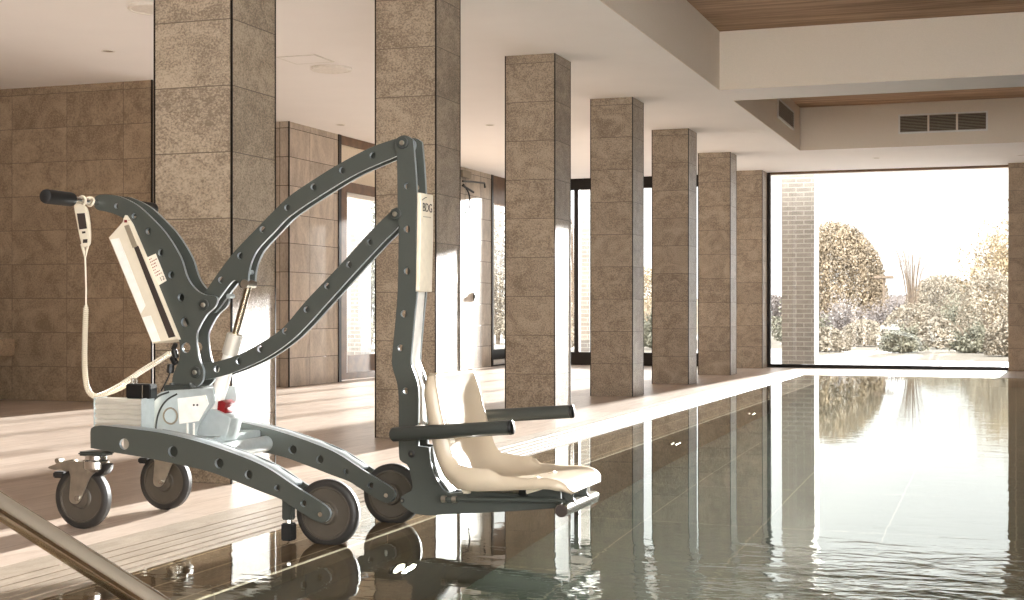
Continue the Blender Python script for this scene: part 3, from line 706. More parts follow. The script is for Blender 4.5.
plate('front_web', web, [], YN + TP + 0.0005, YF - 0.0005, M['white_plastic'], lift, bevel=0.0006, smooth_n=0)  # grey web coloured white to carry the sky and sun light on it
fr = [(428.5, 447.5), (430.8, 465), (436.7, 480), (447.5, 492.5)]
fr2 = P(fr, YN); web = fr2 + [(p[0] - 0.008, p[1]) for p in reversed(fr2)]
plate('carrier_web', web, [], YN + TP + 0.0005, YF - 0.0005, M['paint'], lift, bevel=0.0006, smooth_n=0)
for (px_, py_) in ((403, 143.2), (396, 214.2), (204.5, 305), (196, 372.3)):
    bolt(px_, py_, YN, lift, r=0.021)
for (px_, py_, r) in ((411.7, 454, 0.013), (402.5, 500.5, 0.008)):
    bolt(px_, py_, YN, lift, r=r, cap=0.004, mat='tyre', name='carrier_bolt', out=0.006)

# head pad with lettering
pp = P([(416.9, 192.3, 1), (420.8, 192.8, 1), (421.0, 230), (419.6, 291.5, 1), (415.2, 291.5, 1), (416.6, 230)], YN - 0.008)
pad = plate('head_pad', pp, [], YN - 0.008, YF + TP + 0.010, M['cream_pad'], lift, bevel=0.004, smooth_n=4)
def text(name, s, size, loc, rot, mat, parent, ext=0.0006):
    cu = bpy.data.curves.new(name, 'FONT'); cu.body = s; cu.size = size; cu.extrude = ext; cu.align_x = 'CENTER'; cu.align_y = 'CENTER'
    tmp = bpy.data.objects.new('tmp', cu); C.objects.link(tmp)
    dg = bpy.context.evaluated_depsgraph_get()
    me = bpy.data.meshes.new_from_object(tmp.evaluated_get(dg))
    bpy.data.objects.remove(tmp); bpy.data.curves.remove(cu)
    me.transform(Matrix.Translation(Vector(loc)) @ rot)
    return link_mesh(name, me, mat, parent)
RX90 = Matrix.Rotation(math.pi / 2, 4, 'X'); RZ90 = Matrix.Rotation(math.pi / 2, 4, 'Z')
xt, zt = atY(421.0, 206, YN - 0.008)
text('lettering', 'BDG', 0.044, (xt + 0.0012, YM + 0.002, zt - 0.004), RZ90 @ RX90, M['ink'], pad)
b = B(); b.tube([(xt + 0.001, YM - 0.045 + 0.03 * math.sin(k / 10 * math.pi * 0.9) * 0.3 + 0.006 * k, zt + 0.022 + 0.012 * math.sin(k / 10 * math.pi)) for k in range(6)], 0.0014, 6)
b.build('emblem_arc', M['ink'], pad)
b = B()
for k in range(7): b.box(xt + 0.0003, xt + 0.0010, YM - 0.035 + k * 0.0105, YM - 0.029 + k * 0.0105, zt - 0.038, zt - 0.034)
b.build('small_print', M['grille'], pad)

# --- battery box and rating label
bb = P([(108.3, 237.5, 1), (122.3, 222, 1), (130.5, 224), (178, 339.5, 1), (152, 343.5, 1)], YN - 0.02)
bat = plate('battery_box', bb, [], YN - 0.02, YF + 0.03, M['ivory'], lift, bevel=0.004, smooth_n=3)
def patch(name, px, Y, mat, parent, t=0.0016):
    return plate(name, [p + (1,) for p in P(px, Y)], [], Y - t, Y + 0.0004, mat, parent, bevel=0.0003, smooth_n=1)
patch('end_panel', [(110.5, 239.5), (119, 238), (145.5, 305.5), (140.8, 313.8)], YN - 0.02, M['white_plastic'], bat)
patch('end_panel', [(142.3, 317.5), (150.8, 315.5), (160.5, 341), (152.4, 342.3)], YN - 0.02, M['white_plastic'], bat)
patch('side_groove', [(132.5, 243.5), (138.5, 246), (175.5, 336.5), (168.8, 338)], YN - 0.02, M['ink'], bat)
patch('latch', [(124.5, 226), (129.0, 224.5), (137.5, 246.5), (133.0, 248)], YN - 0.0205, M['grille'], bat, 0.003)
rx, rz = atY(125.8, 221.0, YN - 0.02)
B().box(rx - 0.010, rx + 0.010, YN - 0.022, YN - 0.002, rz - 0.010, rz + 0.008).build('stop_button', M['red_plastic'], bat, bevel=0.004)
lb = patch('rating_label', [(146.9, 257.6), (155.8, 253.6), (166.6, 280.6), (158.3, 285.6)], YN, M['label'], lift, 0.0012)
lx, lz = atY(156.7, 269.5, YN)
la = math.atan2(*(reversed([atY(166.6, 280.6, YN)[i] - atY(155.8, 253.6, YN)[i] for i in (0, 1)])))
RL = Matrix.Rotation(-(la + math.pi / 2), 4, 'Y')
Rm = RL @ RX90
ux = Vector((math.cos(la + math.pi / 2), 0, math.sin(la + math.pi / 2))); uz = Vector((-math.sin(la + math.pi / 2), 0, math.cos(la + math.pi / 2)))
lc = Vector((lx, YN - 0.0016, lz))
text('label_number', '12', 0.022, lc + ux * 0.008 - uz * 0.042, Rm, M['ink'], lb, 0.0003)
b = B()
random.seed(3)
for k in range(7):
    n = random.randint(2, 4); xx = -0.014
    for j in range(n):
        wv = random.uniform(0.003, 0.008)
        c0 = lc + ux * (xx + wv / 2) + uz * (0.048 - k * 0.0115)
        p = [c0 + ux * sx * wv / 2 + uz * sz * 0.0022 for sx, sz in ((-1, -1), (1, -1), (1, 1), (-1, 1))]
        b.quad(*p); xx += wv + 0.0025
        if xx > 0.013: break
b.build('label_print', M['ink_red'], lb)

# --- lifting actuator
YR = YM
def pt(px, py, Y=YM): q = atY(px, py, Y); return Vector((q[0], Y, q[1]))
top, mid, low = pt(249, 283), pt(233, 340), pt(213.5, 412)
hs = plate('actuator_motor', P([(205, 411.5), (213, 409.5), (223, 413.5), (231, 419), (225, 441, 1), (194, 440, 1), (198, 424)], YM - 0.055), [], YM - 0.055, YM + 0.035, M['castgrey'], lift, bevel=0.005, smooth_n=2)
B().cyl(low, pt(235.5, 337), 0.027, seg=28).build('actuator_tube', M['white_plastic'], lift, smooth=40)
dirv = (pt(249, 283) - pt(213.5, 412)).normalized()
s0 = pt(229.5, 355); s1 = pt(235.3, 334)
B().cyl(s0, s1, 0.031, seg=28).build('tube_collar', M['alu'], lift, bevel=0.003)
B().cyl(s1 - dirv * 0.02, pt(249, 284), 0.0135, seg=20).build('piston_rod', M['brass'], lift, smooth=40)
e = pt(249, 284)
B().cyl(e - Vector((0, 0.036, 0)), e + Vector((0, 0.036, 0)), 0.016, seg=20).build('rod_end', M['zinc'], lift, smooth=40)
B().cyl(low - dirv * 0.006, low + dirv * 0.045, 0.030, seg=20).build('tube_base', M['white_plastic'], lift, bevel=0.004)
rp = P([(217.8, 401.5, 1), (221.5, 400.3, 1), (226.5, 403, 1), (224, 408), (226.5, 412, 1), (223, 418.8, 1), (216.5, 417.5, 1)], YM - 0.04)
plate('release_clip', rp, [], YM - 0.04, YM + 0.03, M['red_plastic'], lift, bevel=0.002, smooth_n=2)

# --- mast foot: silver housing with dark seams
MF = P([(144.5, 436, 1), (145, 420), (148.5, 405), (156.5, 395), (168, 390.5), (196, 389), (213, 388, 1), (214, 402), (207, 412), (198, 425), (195, 439, 1)], YN - 0.075)
MF = [atY(p[0], p[1], YN - 0.036) + tuple(p[2:]) for p in [(144.5, 436, 1), (145, 420), (148.5, 405), (156.5, 395), (168, 390.5), (196, 389), (213, 388, 1), (214, 402), (207, 412), (198, 425), (195, 439, 1)]]
mf = plate('mast_foot', MF, [], YN - 0.036, YN - 0.024, M['castgrey'], lift, bevel=0.002)
plate('foot_sheet', MF, [], YF + 0.040, YF + 0.052, M['castgrey'], mf, bevel=0.002)
wr = catmull(MF[0:6], 5, closed=False); wr = wr + [(p[0] + 0.004, p[1] - 0.006) for p in reversed(wr)]
plate('foot_cover', wr, [], YN - 0.024, YF + 0.040, M['castgrey'], mf, bevel=0.0006, smooth_n=0)
ex, ez = atY(170.5, 416, YN - 0.036)
B().lathe((ex, YN - 0.0365, ez), (0, -1, 0), [(0, 0.026), (0.004, 0.028), (0.004, 0.031), (0, 0.033)], 32, closed=True).build('recess_ring', M['grille'], mf, smooth=35)  # darker ring drawn for the shaded edge of a round recess
B().lathe((ex, YN - 0.0362, ez), (0, -1, 0), [(0, 0.0), (0.003, 0.0), (0.003, 0.025), (0, 0.025)], 32).build('recess_disc', M['castgrey'], mf, smooth=35)
for arc in ([(146, 436), (146.5, 420), (150, 406), (158, 396.5), (169, 392)], [(155.5, 436), (156.5, 421), (160.5, 408.5), (167.5, 399.5), (177, 394)]):
    q = [Vector((a[0], YN - 0.0375, a[1])) for a in P(arc, YN - 0.0375)]
    B().tube(catmull3(q, 6), 0.0035, 8).build('seam_gasket', M['dark_paint'], mf, smooth=60)
patch('white_cover', [(178, 398.5), (206, 395), (209, 404), (199, 421), (180, 424)], YN - 0.0362, M['white_plastic'], mf, 0.004)
for q in ((194, 405), (197.5, 405)):
    x, z = atY(q[0], q[1], YN - 0.04); B().cyl((x, YN - 0.0425, z), (x, YN - 0.0385, z), 0.004, seg=10).build('cover_screw', M['ink'], mf)
for q in (187, 193.5):
    x0, z0 = atY(q, 423, YN - 0.036); x1, z1 = atY(q + 1, 437, YN - 0.036)
    B().box(x0, x0 + 0.006, YN - 0.042, YN - 0.034, z1, z0).build('cover_rib', M['white_plastic'], mf)

# --- ribbed aluminium control box with a black switch box on top
ax0, az1 = atY(95, 398.3, 4.585); ax1, az0 = atY(141.5, 434, 4.585)
n = 7; prof = []
for k in range(n):
    za = az0 + (az1 - az0) * k / n; zb = az0 + (az1 - az0) * (k + 1) / n
    prof += [(4.585, za + 0.002), (4.585, zb - 0.006), (4.593, zb - 0.004), (4.593, zb)]
b = B(); bm = b.bm
poly = [(y, z) for y, z in prof] + [(4.66, az1), (4.66, az0)]
L0 = [bm.verts.new((ax0, y, z)) for y, z in poly]; L1 = [bm.verts.new((ax1, y, z)) for y, z in poly]
bm.faces.new(L0); bm.faces.new(list(reversed(L1)))
for k in range(len(poly)):
    k2 = (k + 1) % len(poly); bm.faces.new([L0[k], L0[k2], L1[k2], L1[k]])
ab = b.build('control_box', M['alu'], lift)
B().box(ax0 - 0.004, ax0, 4.58, 4.665, az0, az1 + 0.003).build('end_cap', M['castgrey'], ab, bevel=0.0015)
B().box(ax1, ax1 + 0.004, 4.58, 4.665, az0, az1 + 0.003).build('end_cap', M['castgrey'], ab, bevel=0.0015)
sx0, sz0 = atY(125.5, 397.5, 4.61); sx1, sz1 = atY(150, 384.3, 4.61)
sb = B().box(sx0, sx1, 4.61, 4.66, az1 + 0.001, sz1).build('switch_box', M['black_plastic'], lift, bevel=0.004)
for q in (132.5, 136):
    x, z = atY(q, 384, 4.64); B().cyl((x, 4.64, z - 0.006), (x, 4.64, z + 0.022), 0.006, seg=10).build('terminal', M['steel'], sb)
b = B(); xm = (sx0 + sx1) / 2 + 0.02; b.box(xm - 0.001, xm + 0.001, 4.6085, 4.611, sz0, sz1 - 0.004); b.build('cover_seam', M['grille'], sb)

# --- hand control with coiled cord
yh = 4.655
hc = plate('hand_control', P([(74, 205), (79, 204), (86, 209), (89.2, 231), (88.2, 244.5), (82, 245.5), (77, 224)], yh - 0.012), [], yh - 0.014, yh + 0.004, M['ivory'], lift, bevel=0.004)
patch('key_panel', [(77.0, 213.5), (84.8, 213), (87.0, 228.5), (79.5, 229.5)], yh - 0.014, M['ink'], hc)
patch('key', [(83.2, 239.4), (87.6, 239), (87.4, 242.8), (83.0, 243)], yh - 0.014, M['ink'], hc)
patch('key', [(82.0, 231.5), (85.4, 231.2), (85.6, 233.2), (82.4, 233.6)], yh - 0.014, M['ink'], hc)
# hook loop over the push bar
lp = [Vector((hx + 0.017 * math.cos(a), yh - 0.005, hz + 0.017 * math.sin(a))) for a in [math.radians(d) for d in range(-60, 241, 20)]]
lp = [pt(84.5, 212, yh)] + lp + [pt(76.5, 212, yh)]
B().tube(lp, 0.0045, 8).build('hook_loop', M['ivory'], hc, smooth=60)
B().tube([Vector((hx + 0.017 * math.cos(a), 4.700 + 0.004 * math.sin(a * 2), hz + 0.017 * math.sin(a))) for a in [math.radians(d) for d in range(0, 361, 20)]], 0.0045, 8).build('hook_strap', M['ivory'], hc, smooth=60)
B().tube([pt(82, 244, yh), pt(85, 257, yh)], [0.007, 0.004], 8).build('cord_strain_relief', M['ivory'], hc, smooth=60)
B().tube([pt(88, 244, yh), pt(85.2, 257, yh)], [0.006, 0.004], 8).build('cord_strain_relief', M['ivory'], hc, smooth=60)
B().tube(catmull3([pt(85, 256, yh), pt(85.6, 272, yh), pt(86, 290, yh), pt(86, 306, yh)], 5), 0.0035, 8).build('straight_cord', M['ivory'], hc, smooth=60)
base = catmull3([pt(86, 305, yh), pt(85, 335, yh), pt(84.6, 365, yh), pt(87, 387, yh), pt(94, 396, yh), pt(104, 394, 4.66), pt(121, 385, 4.67), pt(141, 371.5, 4.69), pt(158, 361, 4.70), pt(172, 352, 4.71)], 20)
cum = [0]
for i in range(1, len(base)): cum.append(cum[-1] + (base[i] - base[i - 1]).length)
turns = int(cum[-1] / 0.0078); steps = turns * 9
hel = []
j = 0
for i in range(steps + 1):
    d = cum[-1] * i / steps
    while j < len(base) - 2 and cum[j + 1] < d: j += 1
    f_ = (d - cum[j]) / max(cum[j + 1] - cum[j], 1e-9)
    p = base[j].lerp(base[j + 1], f_); t = (base[j + 1] - base[j]).normalized()
    nv = Vector((0, 1, 0)); nv = (nv - t * nv.dot(t)).normalized(); bv = t.cross(nv)
    a = 2 * math.pi * i / 9
    rr = 0.0085 * min(1, i / 20 + 0.3, (steps - i) / 20 + 0.3)
    hel.append(p + (nv * math.cos(a) + bv * math.sin(a)) * rr)
B().tube(hel, 0.0034, 5).build('coiled_cord', M['ivory'], hc, smooth=60)
# black plugs and thin lead
pl = B()
for (a, c, r) in (((176, 343), (173, 350), 0.010), ((174, 350), (176, 358), 0.013), ((172, 357), (176, 364), 0.013), ((171, 364), (170, 373), 0.014)):
    pl.cyl(pt(a[0], a[1], 4.705), pt(c[0], c[1], 4.705), r, seg=12)
pl.build('cable_plugs', M['black_plastic'], lift, bevel=0.003)
B().tube(catmull3([pt(170.5, 372, 4.705), pt(166, 382, 4.70), pt(161, 391, 4.68)], 6), 0.003, 8).build('thin_lead', M['black_plastic'], lift, smooth=60)
B().tube(catmull3([pt(103, 396, 4.66), pt(115, 392, 4.68), pt(127, 386, 4.70)], 6), 0.004, 8).build('flat_lead', M['ivory'], lift, smooth=60)

# --- seat shell
prof = catmull([(-1.895, 0.592), (-1.884, 0.50), (-1.864, 0.40), (-1.845, 0.315), (-1.812, 0.252), (-1.755, 0.226), (-1.66, 0.222), (-1.56, 0.230), (-1.47, 0.236), (-1.425, 0.224), (-1.400, 0.196)], 5, closed=False)
NT = len(prof); NS = 28; HWID = 0.205
def lerp_tab(tab, t):
    for (a, va), (b_, vb) in zip(tab, tab[1:]):
        if t <= b_: 
            u = (t - a) / (b_ - a); u = u * u * (3 - 2 * u); return va + (vb - va) * u
    return tab[-1][1]
bm = bmesh.new(); rows = []
for i, p in enumerate(prof):
    t = i / (NT - 1)
    a = prof[max(i - 1, 0)]; c = prof[min(i + 1, NT - 1)]
    d = Vector((c[0] - a[0], 0, c[1] - a[1])).normalized(); nrm = Vector((-d.z, 0, d.x))
    hw = HWID * lerp_tab([(0, 0.84), (0.02, 0.95), (0.06, 1.0), (0.3, 1.0), (0.86, 1.0), (0.94, 0.95), (1.0, 0.80)], t)
    bo = lerp_tab([(0, 0.002), (0.10, 0.012), (0.30, 0.024), (0.46, 0.048), (0.58, 0.050), (0.63, 0.024), (0.72, 0.012), (0.85, 0.008), (1, 0.0)], t)
    row = []
    for k in range(NS + 1):
        s = -1 + 2 * k / NS
        off = bo * abs(s) ** 5.0
        row.append(bm.verts.new(Vector((p[0], YM + s * hw + (1 if s > 0 else -1) * abs(s) ** 6 * lerp_tab([(0, 0.0), (0.3, 0.004), (0.52, 0.022), (0.64, 0.010), (1, 0.0)], t), p[1])) + nrm * off))
    # rolled skirt down both sides
    sk = lerp_tab([(0, 0.018), (0.08, 0.034), (0.45, 0.030), (0.6, 0.022), (0.85, 0.024), (1, 0.006)], t)
    e0 = row[0].co; e1 = row[-1].co; off1 = bo
    q = []
    for (o_, dn) in ((0.005, 0.004), (0.010, (off1 + sk) * 0.5), (0.008, off1 + sk)):
        q.append((bm.verts.new(e0 - nrm * dn + Vector((0, -o_, 0))), bm.verts.new(e1 - nrm * dn + Vector((0, o_, 0)))))
    row = [q[2][0], q[1][0], q[0][0]] + row + [q[0][1], q[1][1], q[2][1]]
    rows.append(row)
for r0, r1 in zip(rows, rows[1:]):
    for k in range(len(r0) - 1):
        bm.faces.new([r0[k], r0[k + 1], r1[k + 1], r1[k]])
bmesh.ops.recalc_face_normals(bm, faces=bm.faces[:])
me = bpy.data.meshes.new('seat_shell'); bm.to_mesh(me); bm.free()
seat = link_mesh('seat_shell', me, M['seat'], lift, 60)
so = seat.modifiers.new('thickness', 'SOLIDIFY'); so.thickness = 0.005; so.offset = 0
for (px_, py_) in ((446.5, 421), (449.5, 441.5), (456.5, 460)):
    x, z = atY(px_, py_, YM - 0.145)
    B().box(x - 0.004, x + 0.012, YM - 0.165, YM - 0.118, z - 0.011, z + 0.011).build('strap_slot', M['white_plastic'], seat, bevel=0.005)
# seat rails, brackets and cross bar for the arm rests
for y in (YN - 0.045, YF + 0.055):
    z = 0.186
    r_ = B().cyl((-1.80, y, z), (-1.60, y, z), 0.010, seg=18).build('seat_rail', M['steel'], lift, smooth=40)
    B().box(-1.825, -1.795, y - 0.016, y + 0.016, z - 0.016, z + 0.030).build('rail_bracket', M['ivory'], r_, bevel=0.005)
    B().cyl((-1.612, y - 0.002, z), (-1.588, y - 0.002, z), 0.017, seg=20).build('rail_end', M['black_plastic'], r_, smooth=40)
    B().box(-1.60, -1.53, y - 0.014, y + 0.014, z - 0.012, z + 0.035, Matrix.Rotation(math.radians(-18), 3, 'Y'), (-1.6, y, z)).build('rail_bracket', M['ivory'], r_, bevel=0.005)
# armrests
for y, nm in ((4.55, 'n'), (5.050, 'f')):
    p0 = Vector((-2.030, y, 0.381)); p1 = Vector((-1.590 if nm == 'n' else -1.530, y, 0.417 if nm == 'n' else 0.440))
    if nm == 'f': p0.z = 0.402
    dv = (p1 - p0).normalized(); L = (p1 - p0).length
    a = B().lathe(p0, dv, [(0, 0), (0, 0.022), (0.004, 0.0245), (L - 0.012, 0.0245), (L - 0.012, 0)], 32).build('armrest', M['dark_paint'], lift, smooth=40)
    B().lathe(p1 - dv * 0.012, dv, [(0, 0.022), (0.002, 0.0255), (0.012, 0.024), (0.015, 0.017), (0.015, 0)], 32).build('end_cap', M['black_plastic'], a, smooth=40)
    B().lathe(p0, -dv, [(-0.002, 0.0), (-0.002, 0.019), (0.004, 0.017), (0.004, 0.0)], 20).build('end_screw', M['black_plastic'], a, smooth=40)
    B().cyl(p0 + Vector((0.03, 0.02 if nm == 'n' else -0.02, 0)), Vector((p0.x + 0.03, YN - 0.001 if nm == 'n' else YF + TP, p0.z + 0.01)), 0.014, seg=18).build('armrest_bar', M['alu'], lift, smooth=40)
# footrest: two rods and a steel tube
for y in (YN - 0.03, YF + 0.05):
    z = 0.148
    a = B().cyl((-1.895, y, z - 0.004), (-1.50, y, z + 0.010), 0.009, seg=16).build('footrest_rod', M['paint'], lift, smooth=40)
    for xx in (-1.905, -1.865):
        B().cyl((xx - 0.006, y, z - 0.004), (xx + 0.010, y, z - 0.003), 0.0125, seg=16).build('rod_clamp', M['zinc'], a, smooth=40)
    B().tube(catmull3([(-1.50, y, z + 0.010), (-1.465, y, z + 0.006), (-1.44, y, z - 0.008)], 5), 0.009, 12).build('rod_bend', M['paint'], a, smooth=60)
    plate('footrest_bracket', [(-1.475, 0.210), (-1.425, 0.205), (-1.432, 0.17), (-1.42, 0.145), (-1.46, 0.135), (-1.462, 0.17)], [], y + 0.012, y + 0.018, M['paint'], lift, bevel=0.001)
ft = B().cyl((-1.44, 4.615, 0.136), (-1.44, 5.005, 0.136), 0.0225, seg=32).build('footrest_tube', M['steel'], lift, smooth=40)
B().lathe((-1.44, 4.615, 0.136), (0, -1, 0), [(-0.004, 0.0), (0.003, 0.0), (0.003, 0.020), (-0.002, 0.0215)], 28).build('tube_plug', M['ink'], ft, smooth=40)
B().lathe((-1.44, 5.005, 0.136), (0, 1, 0), [(0.0, 0.0225), (0.012, 0.018), (0.016, 0.0)], 28).build('tube_plug', M['white_plastic'], ft, smooth=40)

# ------------------------------------------------------------------ outdoors
b = B(); b.box(-16, 14, YE + 0.06, 26.0, -0.2, -0.03)
struct(b.build('floor_terrace', M['terrace']), 'pale paved terrace outside the end window', 'terrace')
b = B(); b.box(-60, 60, 26.0, 160, -0.25, -0.06)
struct(b.build('ground', M['soil']), 'dry garden ground beyond the terrace', 'ground')
b = B(); b.box(-3.42, -2.92, 22.4, 22.9, -0.03, 3.9)
struct(b.build('brick_pier', M['brick']), 'pale brick pier outside the left part of the big end window', 'pier')
b = B(); b.box(-7.04, -6.80, 23.4, 23.9, -0.03, 3.9)
struct(b.build('brick_pier', M['brick']), 'pale brick pier outside the dark framed glazing, seen between the third and fourth columns', 'pier')

def atD(px, D, Z=None, py=None):
    r = ray(px, 313 if py is None else py)
    return Vector((r[0] * D, r[1] * D, EYE + r[2] * D if Z is None else Z))
def shrub(name, label, px, D, top_py, w_px, mat, n=1500, leaf=0.05, group='garden shrubs outside', shape='dome', cat='shrub', stem='bark', base=0.0):
    k = D / F
    c = atD(px, D, -0.06); h = EYE + (HY - top_py) * k + 0.06; rw = w_px / 2 * k
    t = thing(name, label, cat, c, group)
    b = B(); bm = b.bm
    def leafq(p, s):
        a = Vector((random.gauss(0, 1), random.gauss(0, 1), random.gauss(0, 1))).normalized()
        u = a.orthogonal().normalized(); v = a.cross(u)
        ang = random.uniform(0, 6.28); u, v = u * math.cos(ang) + v * math.sin(ang), v * math.cos(ang) - u * math.sin(ang)
        q = [p + u * s, p + v * s * 0.5 + a * s * 0.15, p - u * s, p - v * s * 0.5 + a * s * 0.15]
        bm.faces.new([bm.verts.new(x) for x in q])
    for i in range(n):
        th = random.uniform(0, 2 * math.pi); cz = random.uniform(-0.2, 1); rr = math.sqrt(max(0, 1 - cz * cz))
        d = Vector((rr * math.cos(th), rr * math.sin(th), cz))
        if shape == 'dome':
            lump = 0.95 + 0.05 * mnoise.noise(d * 2.3 + c)
            f_ = lump * random.uniform(0.55, 1.0) ** 0.4
            p = c + Vector((d.x * rw * f_, d.y * rw * f_, base * h + h * (1 - base) * max(0.0, 0.22 + 0.78 * d.z) * f_))
        else:
            lump = 0.75 + 0.45 * mnoise.noise(d * 3.1 + c)
            f_ = lump * random.uniform(0.25, 1.05) ** 0.5
            p = c + Vector((d.x * rw * f_, d.y * rw * f_, base * h + h * (1 - base) * max(0.0, 0.25 + 0.75 * d.z) * f_))
        leafq(p, leaf * random.uniform(0.6, 1.3))
    b.build('foliage', mat, t)
    b = B()
    for i in range(7):
        a = random.uniform(0, 6.28)
        e_ = c + Vector((math.cos(a) * rw * 0.6, math.sin(a) * rw * 0.6, h * random.uniform(0.6, 0.95)))
        m_ = c.lerp(e_, 0.5) + Vector((random.uniform(-.1, .1) * rw, 0, h * 0.1))
        b.tube([c + Vector((math.cos(a) * .02, math.sin(a) * .02, 0)), m_, e_], [0.018 * h ** 0.5, 0.012, 0.005], 5)
    b.build('stems', M[stem], t)
    return t
random.seed(11)
shrub('clipped_tree', 'big rounded russet tree outside right of the brick pier', 836, 60, 217, 108, M['leaf_rust'], 42000, 0.062, shape='dome', cat='tree', group=None)
shrub('tall_hedge', 'leafy golden hedge tree at the right edge of the end window', 1012, 48, 196, 120, M['leaf_gold'], 24000, 0.055, shape='loose', cat='tree', group=None)
shrub('clipped_mound', 'smooth rounded tan mound shrub right of the tall grass plume', 943, 56, 271, 86, M['leaf_dry'], 22000, 0.045, cat='shrub', group=None)
rows_ = [
 (800, 40, 292, 70, 'leaf_green', 'dull green shrub behind the brick pier, left in the end window'),
 (846, 42, 290, 80, 'leaf_purple', 'mauve twiggy shrub below the big russet tree'),
 (890, 44, 288, 60, 'leaf_purple', 'mauve twiggy shrub left of the grass plume'),
 (915, 40, 300, 70, 'leaf_dry', 'tan shrub under the grass plume'),
 (960, 42, 285, 70, 'leaf_green', 'dull green shrub right of the rounded mound'),
 (990, 38, 262, 70, 'leaf_dry', 'tan leafy shrub in front of the golden tree'),
 (864, 37, 318, 50, 'leaf_dry', 'low dry shrub at the middle of the garden bed'),
 (902, 31, 322, 50, 'leaf_green', 'low green shrub beneath the grass plume'),
 (938, 34.5, 316, 50, 'leaf_dry', 'low tan shrub beneath the rounded mound'),
 (975, 31, 322, 56, 'leaf_green', 'low green shrub near the right end of the bed'),
 (1006, 28.5, 316, 46, 'leaf_dry', 'low tan shrub beside the right edge of the end window'),
 (826, 32, 326, 50, 'leaf_dry', 'low dry shrub close right of the brick pier'),
 (575, 46, 258, 40, 'leaf_rust', 'russet shrub seen between the third and fourth columns'),
 (566, 34, 300, 60, 'leaf_dry', 'tan shrub low behind the glazing between the third and fourth columns'),
 (648, 46, 262, 50, 'leaf_gold', 'golden shrub seen between the fourth and fifth columns'),
 (660, 34, 300, 50, 'leaf_green', 'dull shrub low behind the glazing between the fourth and fifth columns'),
]
for (px, D, ty, wp, mt, lb) in rows_:
    shrub('garden_shrub', lb, px, D, ty, wp, M[mt], 5000, 0.042, shape='loose' if mt in ('leaf_purple', 'leaf_green') else 'dome')
shrub('garden_tree', 'leafy tree seen through the timber glass doors', 369, 34, 150, 90, M['leaf_green'], 6000, 0.05, shape='loose', cat='tree', group=None)
shrub('garden_tree', 'leafy tree seen through the narrow side window at the far left corner', 498, 40, 170, 70, M['leaf_dry'], 5000, 0.05, shape='loose', cat='tree', group=None)
bp_ = atD(357, 25, -0.06); B2 = B(); B2.box(bp_.x - 0.17, bp_.x + 0.17, bp_.y - 0.2, bp_.y + 0.2, -0.06, 3.4)
struct(B2.build('brick_pier', M['brick']), 'pale brick pier outside the timber glass doors', 'pier')
# grass plume and bare twigs
def plume(label, px, D, top, w_px, n, mat, name='grass_plume', cat='grass'):
    c = atD(px, D, -0.06); k = D / F; h = EYE + (HY - top) * k + 0.06; rw = w_px / 2 * k
    t = thing(name, label, cat, c)
    b = B()
    for i in range(n):
        a = random.uniform(0, 6.28); sp = random.uniform(0.15, 1); hh = h * random.uniform(0.75, 1)
        dx, dy = math.cos(a) * rw * sp, math.sin(a) * rw * sp
        pts = [c + Vector((dx * 0.10, dy * 0.10, 0)), c + Vector((dx * 0.22, dy * 0.22, hh * 0.55)), c + Vector((dx * 0.55, dy * 0.55, hh * 0.93)), c + Vector((dx, dy, hh * (1.0 - 0.25 * sp)))]
        q = catmull3(pts, 5)
        b.tube(q, [0.013 - 0.009 * k / (len(q) - 1) for k in range(len(q))], 4)
    b.build('blades', mat, t)
    b = B(); b.lathe(c, (0, 0, 1), [(0, 0), (0, rw * 0.25), (h * 0.2, rw * 0.16), (h * 0.26, 0)], 12); b.build('tuft', mat, t)
plume('tall fountain of dry grass in the middle of the end window', 912, 48, 240, 74, 40, M['bark'])
plume('bare twiggy sapling between the third and fourth columns', 574, 44, 196, 50, 40, M['bark'], 'sapling', 'tree')
t = thing('garden_post', 'thin post with a flat top outside, left of the grass plume', 'post', atD(884, 52, -0.06))
c = atD(884, 52, -0.06)
B().cyl(c, c + Vector((0, 0, 2.1)), 0.05, seg=10).build('post', M['bark'], t, smooth=40)
B().box(c.x - 0.35, c.x + 0.35, c.y - 0.2, c.y + 0.2, 2.04, 2.14).build('cap', M['bark'], t, bevel=0.02)
# hedge line far back
def hedge(label, px0, px1, D, top, mat, n):
    k = D / F; h = EYE + (HY - top) * k
    c0 = atD(px0, D, -0.06); c1 = atD(px1, D, -0.06)
    t = thing('hedge', label, 'hedge', (c0 + c1) / 2)
    b = B(); bm = b.bm
    for i in range(n):
        p = c0.lerp(c1, random.random()) + Vector((0, random.uniform(-0.5, 0.5), random.uniform(0, 1) ** 0.7 * h * (0.93 + 0.07 * random.random())))
        a = Vector((random.gauss(0, 1), random.gauss(0, 1), random.gauss(0, 1))).normalized(); u = a.orthogonal().normalized(); v = a.cross(u); s = random.uniform(0.06, 0.12)
        bm.faces.new([bm.verts.new(x) for x in (p + u * s, p + v * s * .6, p - u * s, p - v * s * .6)])
    b.build('foliage', mat, t)
    B().box(min(c0.x, c1.x), max(c0.x, c1.x), min(c0.y, c1.y) - 0.0, max(c0.y, c1.y) + 0.05, -0.06, h * 0.9, Matrix.Rotation(0, 3, 'Z'), c0).build('inner_growth', mat, t)
hedge('long mauve brown hedge closing the garden behind the end window', 770, 1050, 66, 293, M['leaf_purple'], 9000)
hedge('long dull hedge closing the garden behind the left glazing', 480, 768, 68, 296, M['leaf_dry'], 6000)

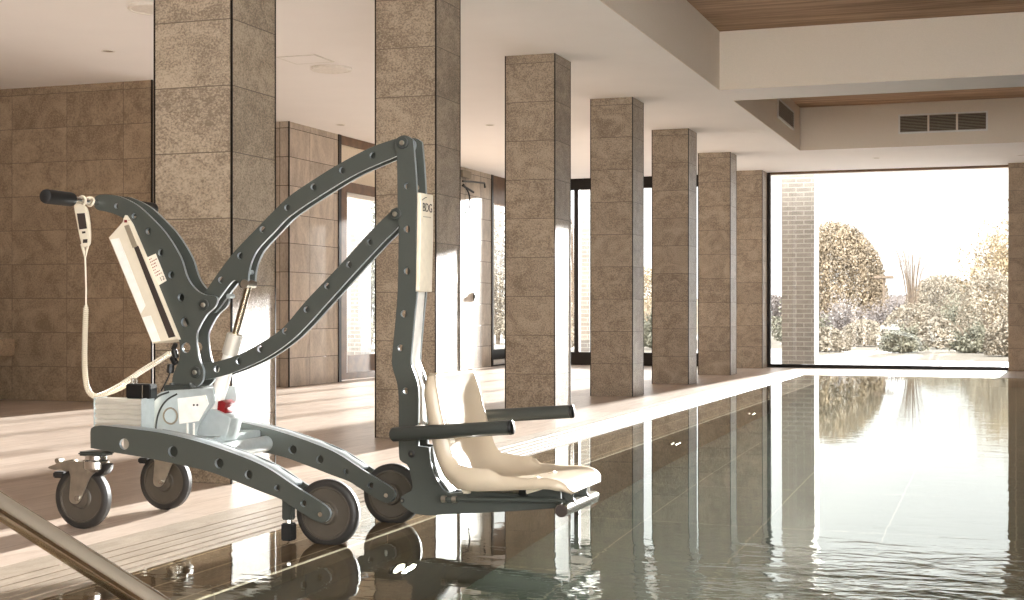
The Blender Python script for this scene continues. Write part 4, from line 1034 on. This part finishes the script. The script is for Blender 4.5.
# ------------------------------------------------------------------ light
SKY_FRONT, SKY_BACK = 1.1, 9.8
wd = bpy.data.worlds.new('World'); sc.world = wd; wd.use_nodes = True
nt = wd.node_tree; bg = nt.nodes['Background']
# pale sky over the garden; extra brightness behind the camera added to fill the interior
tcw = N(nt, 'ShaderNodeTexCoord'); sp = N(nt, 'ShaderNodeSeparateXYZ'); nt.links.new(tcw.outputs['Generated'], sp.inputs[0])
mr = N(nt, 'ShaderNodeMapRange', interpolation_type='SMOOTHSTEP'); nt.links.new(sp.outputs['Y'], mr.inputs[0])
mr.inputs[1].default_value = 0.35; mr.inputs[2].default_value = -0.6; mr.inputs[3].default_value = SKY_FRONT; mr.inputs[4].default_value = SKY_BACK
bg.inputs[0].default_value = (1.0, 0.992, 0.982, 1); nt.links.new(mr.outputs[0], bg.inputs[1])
sd = bpy.data.lights.new('sun', 'SUN'); sun = bpy.data.objects.new('sun', sd); C.objects.link(sun)
sd.energy = 25.0; sd.angle = math.radians(1.2); sd.color = (1.0, 0.972, 0.94)
SAZ, SAL = math.radians(2.7), math.radians(7.7)
dvec = -Vector((math.sin(SAZ) * math.cos(SAL), math.cos(SAZ) * math.cos(SAL), math.sin(SAL)))
sun.rotation_euler = dvec.to_track_quat('-Z', 'Y').to_euler()
sun.location = (3, 40, 8)

# ------------------------------------------------------------------ camera and view
cd = bpy.data.cameras.new('camera'); cam = bpy.data.objects.new('camera', cd); C.objects.link(cam)
cam.location = (0, 0, EYE); cam.rotation_euler = (math.pi / 2, 0, PSI)
cd.sensor_width = 36; cd.lens = F / 1024 * 36; cd.shift_y = 13.0 / 1024; cd.clip_end = 500
sc.camera = cam
sc.view_settings.view_transform = 'Standard'; sc.view_settings.look = 'None'; sc.view_settings.gamma = 1.0
sc.view_settings.use_curve_mapping = False; sc.view_settings.exposure = 0.95
sc.cycles.max_bounces = 14; sc.cycles.diffuse_bounces = 6; sc.cycles.transmission_bounces = 8; sc.cycles.transparent_max_bounces = 16
sc.cycles.use_denoising = True
sc.cycles.sample_clamp_indirect = 8
